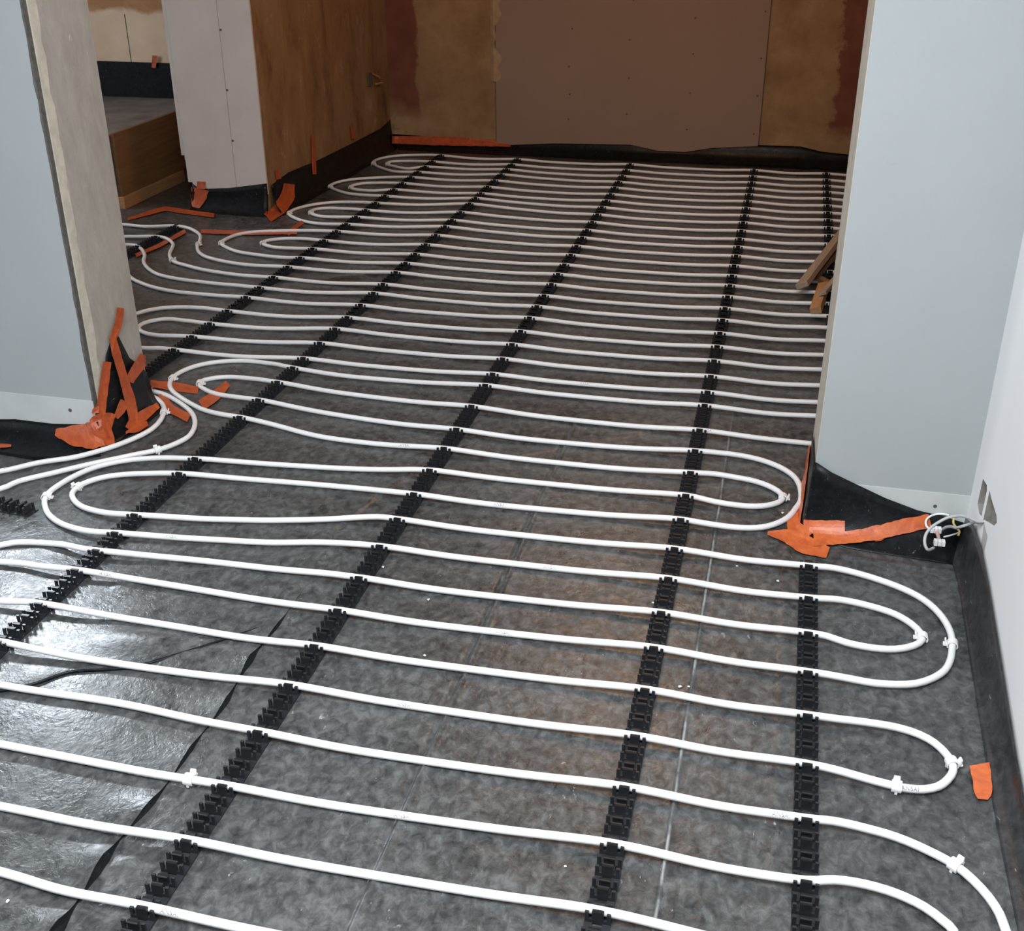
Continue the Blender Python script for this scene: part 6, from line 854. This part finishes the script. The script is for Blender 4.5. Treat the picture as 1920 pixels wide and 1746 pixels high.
KL = [('cable', 'grey cable looping from torn wall opening towards the floor', .0038, CABLE), ('cable', 'short grey cable sagging from torn opening to the connectors', .0038, CABLE),
      ('cable', 'pale thin cable end curled over the orange tape', .0028, CLIPW), ('wire', 'yellow earth wire bent beside the pale connectors', .0026, YELLOW),
      ('wire', 'pink copper wire between the two pale connectors', .0045, COPPER), ('wire', 'thin white wire joining connector and yellow wire', .0022, CLIPW)]
for L, (nm, lab, r, mt) in zip(CABLES, KL):
    o = MB().tube(smooth3(L), r, 8).build(nm, mt, smooth=True); tag(o, lab, nm, 'cables hanging at the right wall')
for p, lab in ((CABLES[4][0], 'upper pale connector block on the hanging cables'), (CABLES[4][2], 'lower pale connector block at the cable loop end')):
    root = empty('connector_block', p); tag(root, lab, 'connector', 'cable connectors')
    for dx in (-.009, 0, .009):
        link('terminal', MB().box(dx - .004, dx + .004, -.008, .008, -.006, .006).mesh('terminal'), CLIPW, root, (0, 0, 0))

# ------------------------------------------------------------------ timber offcuts behind the pier
def timber(label, a, b, w, h, mat, roll=0, part_mat=None):
    a, b = Vector(a), Vector(b); t = (b - a).normalized(); s = t.cross(Vector((0, 0, 1))).normalized(); u = s.cross(t)
    s, u = s * math.cos(roll) + u * math.sin(roll), u * math.cos(roll) - s * math.sin(roll)
    L = (b - a).length
    me = MB().box(-w / 2, w / 2, 0, L, -h / 2, h / 2).mesh('timber_batten')
    o = link('timber_batten', me, mat); o.matrix_world = Matrix(((s.x, t.x, u.x, a.x), (s.y, t.y, u.y, a.y), (s.z, t.z, u.z, a.z), (0, 0, 0, 1)))
    m = o.modifiers.new('bevel', 'BEVEL'); m.width = .0015; m.segments = 1
    tag(o, label, 'timber', 'timber offcuts beside the pier'); return o


timber('long grey timber batten lying on the pipes beside the pier', (.112, 4.56, .066), (.345, 5.66, .074), .050, .022, WOOD, .5)
timber('dark brown timber board under the long batten', (.150, 4.76, .040), (.36, 5.62, .043), .06, .018, BROWNBOARD, .25)
timber('short orange-brown timber block with pale end beside pier', (.168, 4.345, .038), (.200, 4.66, .042), .042, .028, WOOD2, .3)
timber('small grey timber strip resting on the orange-brown block', (.190, 4.46, .070), (.30, 4.90, .066), .030, .014, WOOD, .4)
timber('narrow brown timber crosspiece between the battens', (.165, 4.80, .036), (.27, 4.62, .038), .03, .016, BROWNBOARD, 0)

# ------------------------------------------------------------------ boards in the left room
o = MB().box(-3.324, -3.302, 5.31, 6.38, .062, .378).build('riser_board', BROWNBOARD, bevel=.002)
tag(o, 'large brown board closing the side of the raised floor', 'board')
o = MB().box(-3.335, -3.29, 5.30, 5.95, .0, .062).build('timber_plank', WOOD2, bevel=.003)
tag(o, 'orange-brown timber plank along the foot of brown board', 'timber')

# ------------------------------------------------------------------ crumbs on the sheet
cr = bmesh.new(); bmesh.ops.create_icosphere(cr, subdivisions=1, radius=.0045)
r3 = random.Random(8)
for v in cr.verts: v.co *= r3.uniform(.7, 1.2); v.co.z *= .5
cme = bpy.data.meshes.new('plaster_crumb'); cr.to_mesh(cme); cr.free(); cme.materials.append(simple('crumb_white', (.62, .61, .58), .9))
KL2 = ['left one of two side by side left of the white crease', 'right one of two side by side at the white crease', 'between the pier corner and right-of-centre rail', 'left of the short right rail top',
       'small pale chip on floor below the hanging cables', 'inside the outer right bend beside pier corner', 'against the left side of right-of-centre rail', 'left of the central rail near mid floor', 'on open floor just right of the central rail',
       'on open floor right of central rail, one pipe nearer', 'near the white crease at picture bottom', 'left of right-of-centre rail at picture bottom', 'at the bottom left picture corner']
for (x, y), lb in zip(CRUMBS, KL2):
    o = link('plaster_crumb', cme, None, None, (x, y, .0028)); o.rotation_euler = (0, 0, r3.uniform(0, 6)); sc = r3.uniform(.6, 1.1); o.scale = (sc, sc, sc)
    tag(o, 'tiny pale plaster crumb ' + lb if 'chip' not in lb else lb, 'debris', 'pale crumbs on the floor sheet')
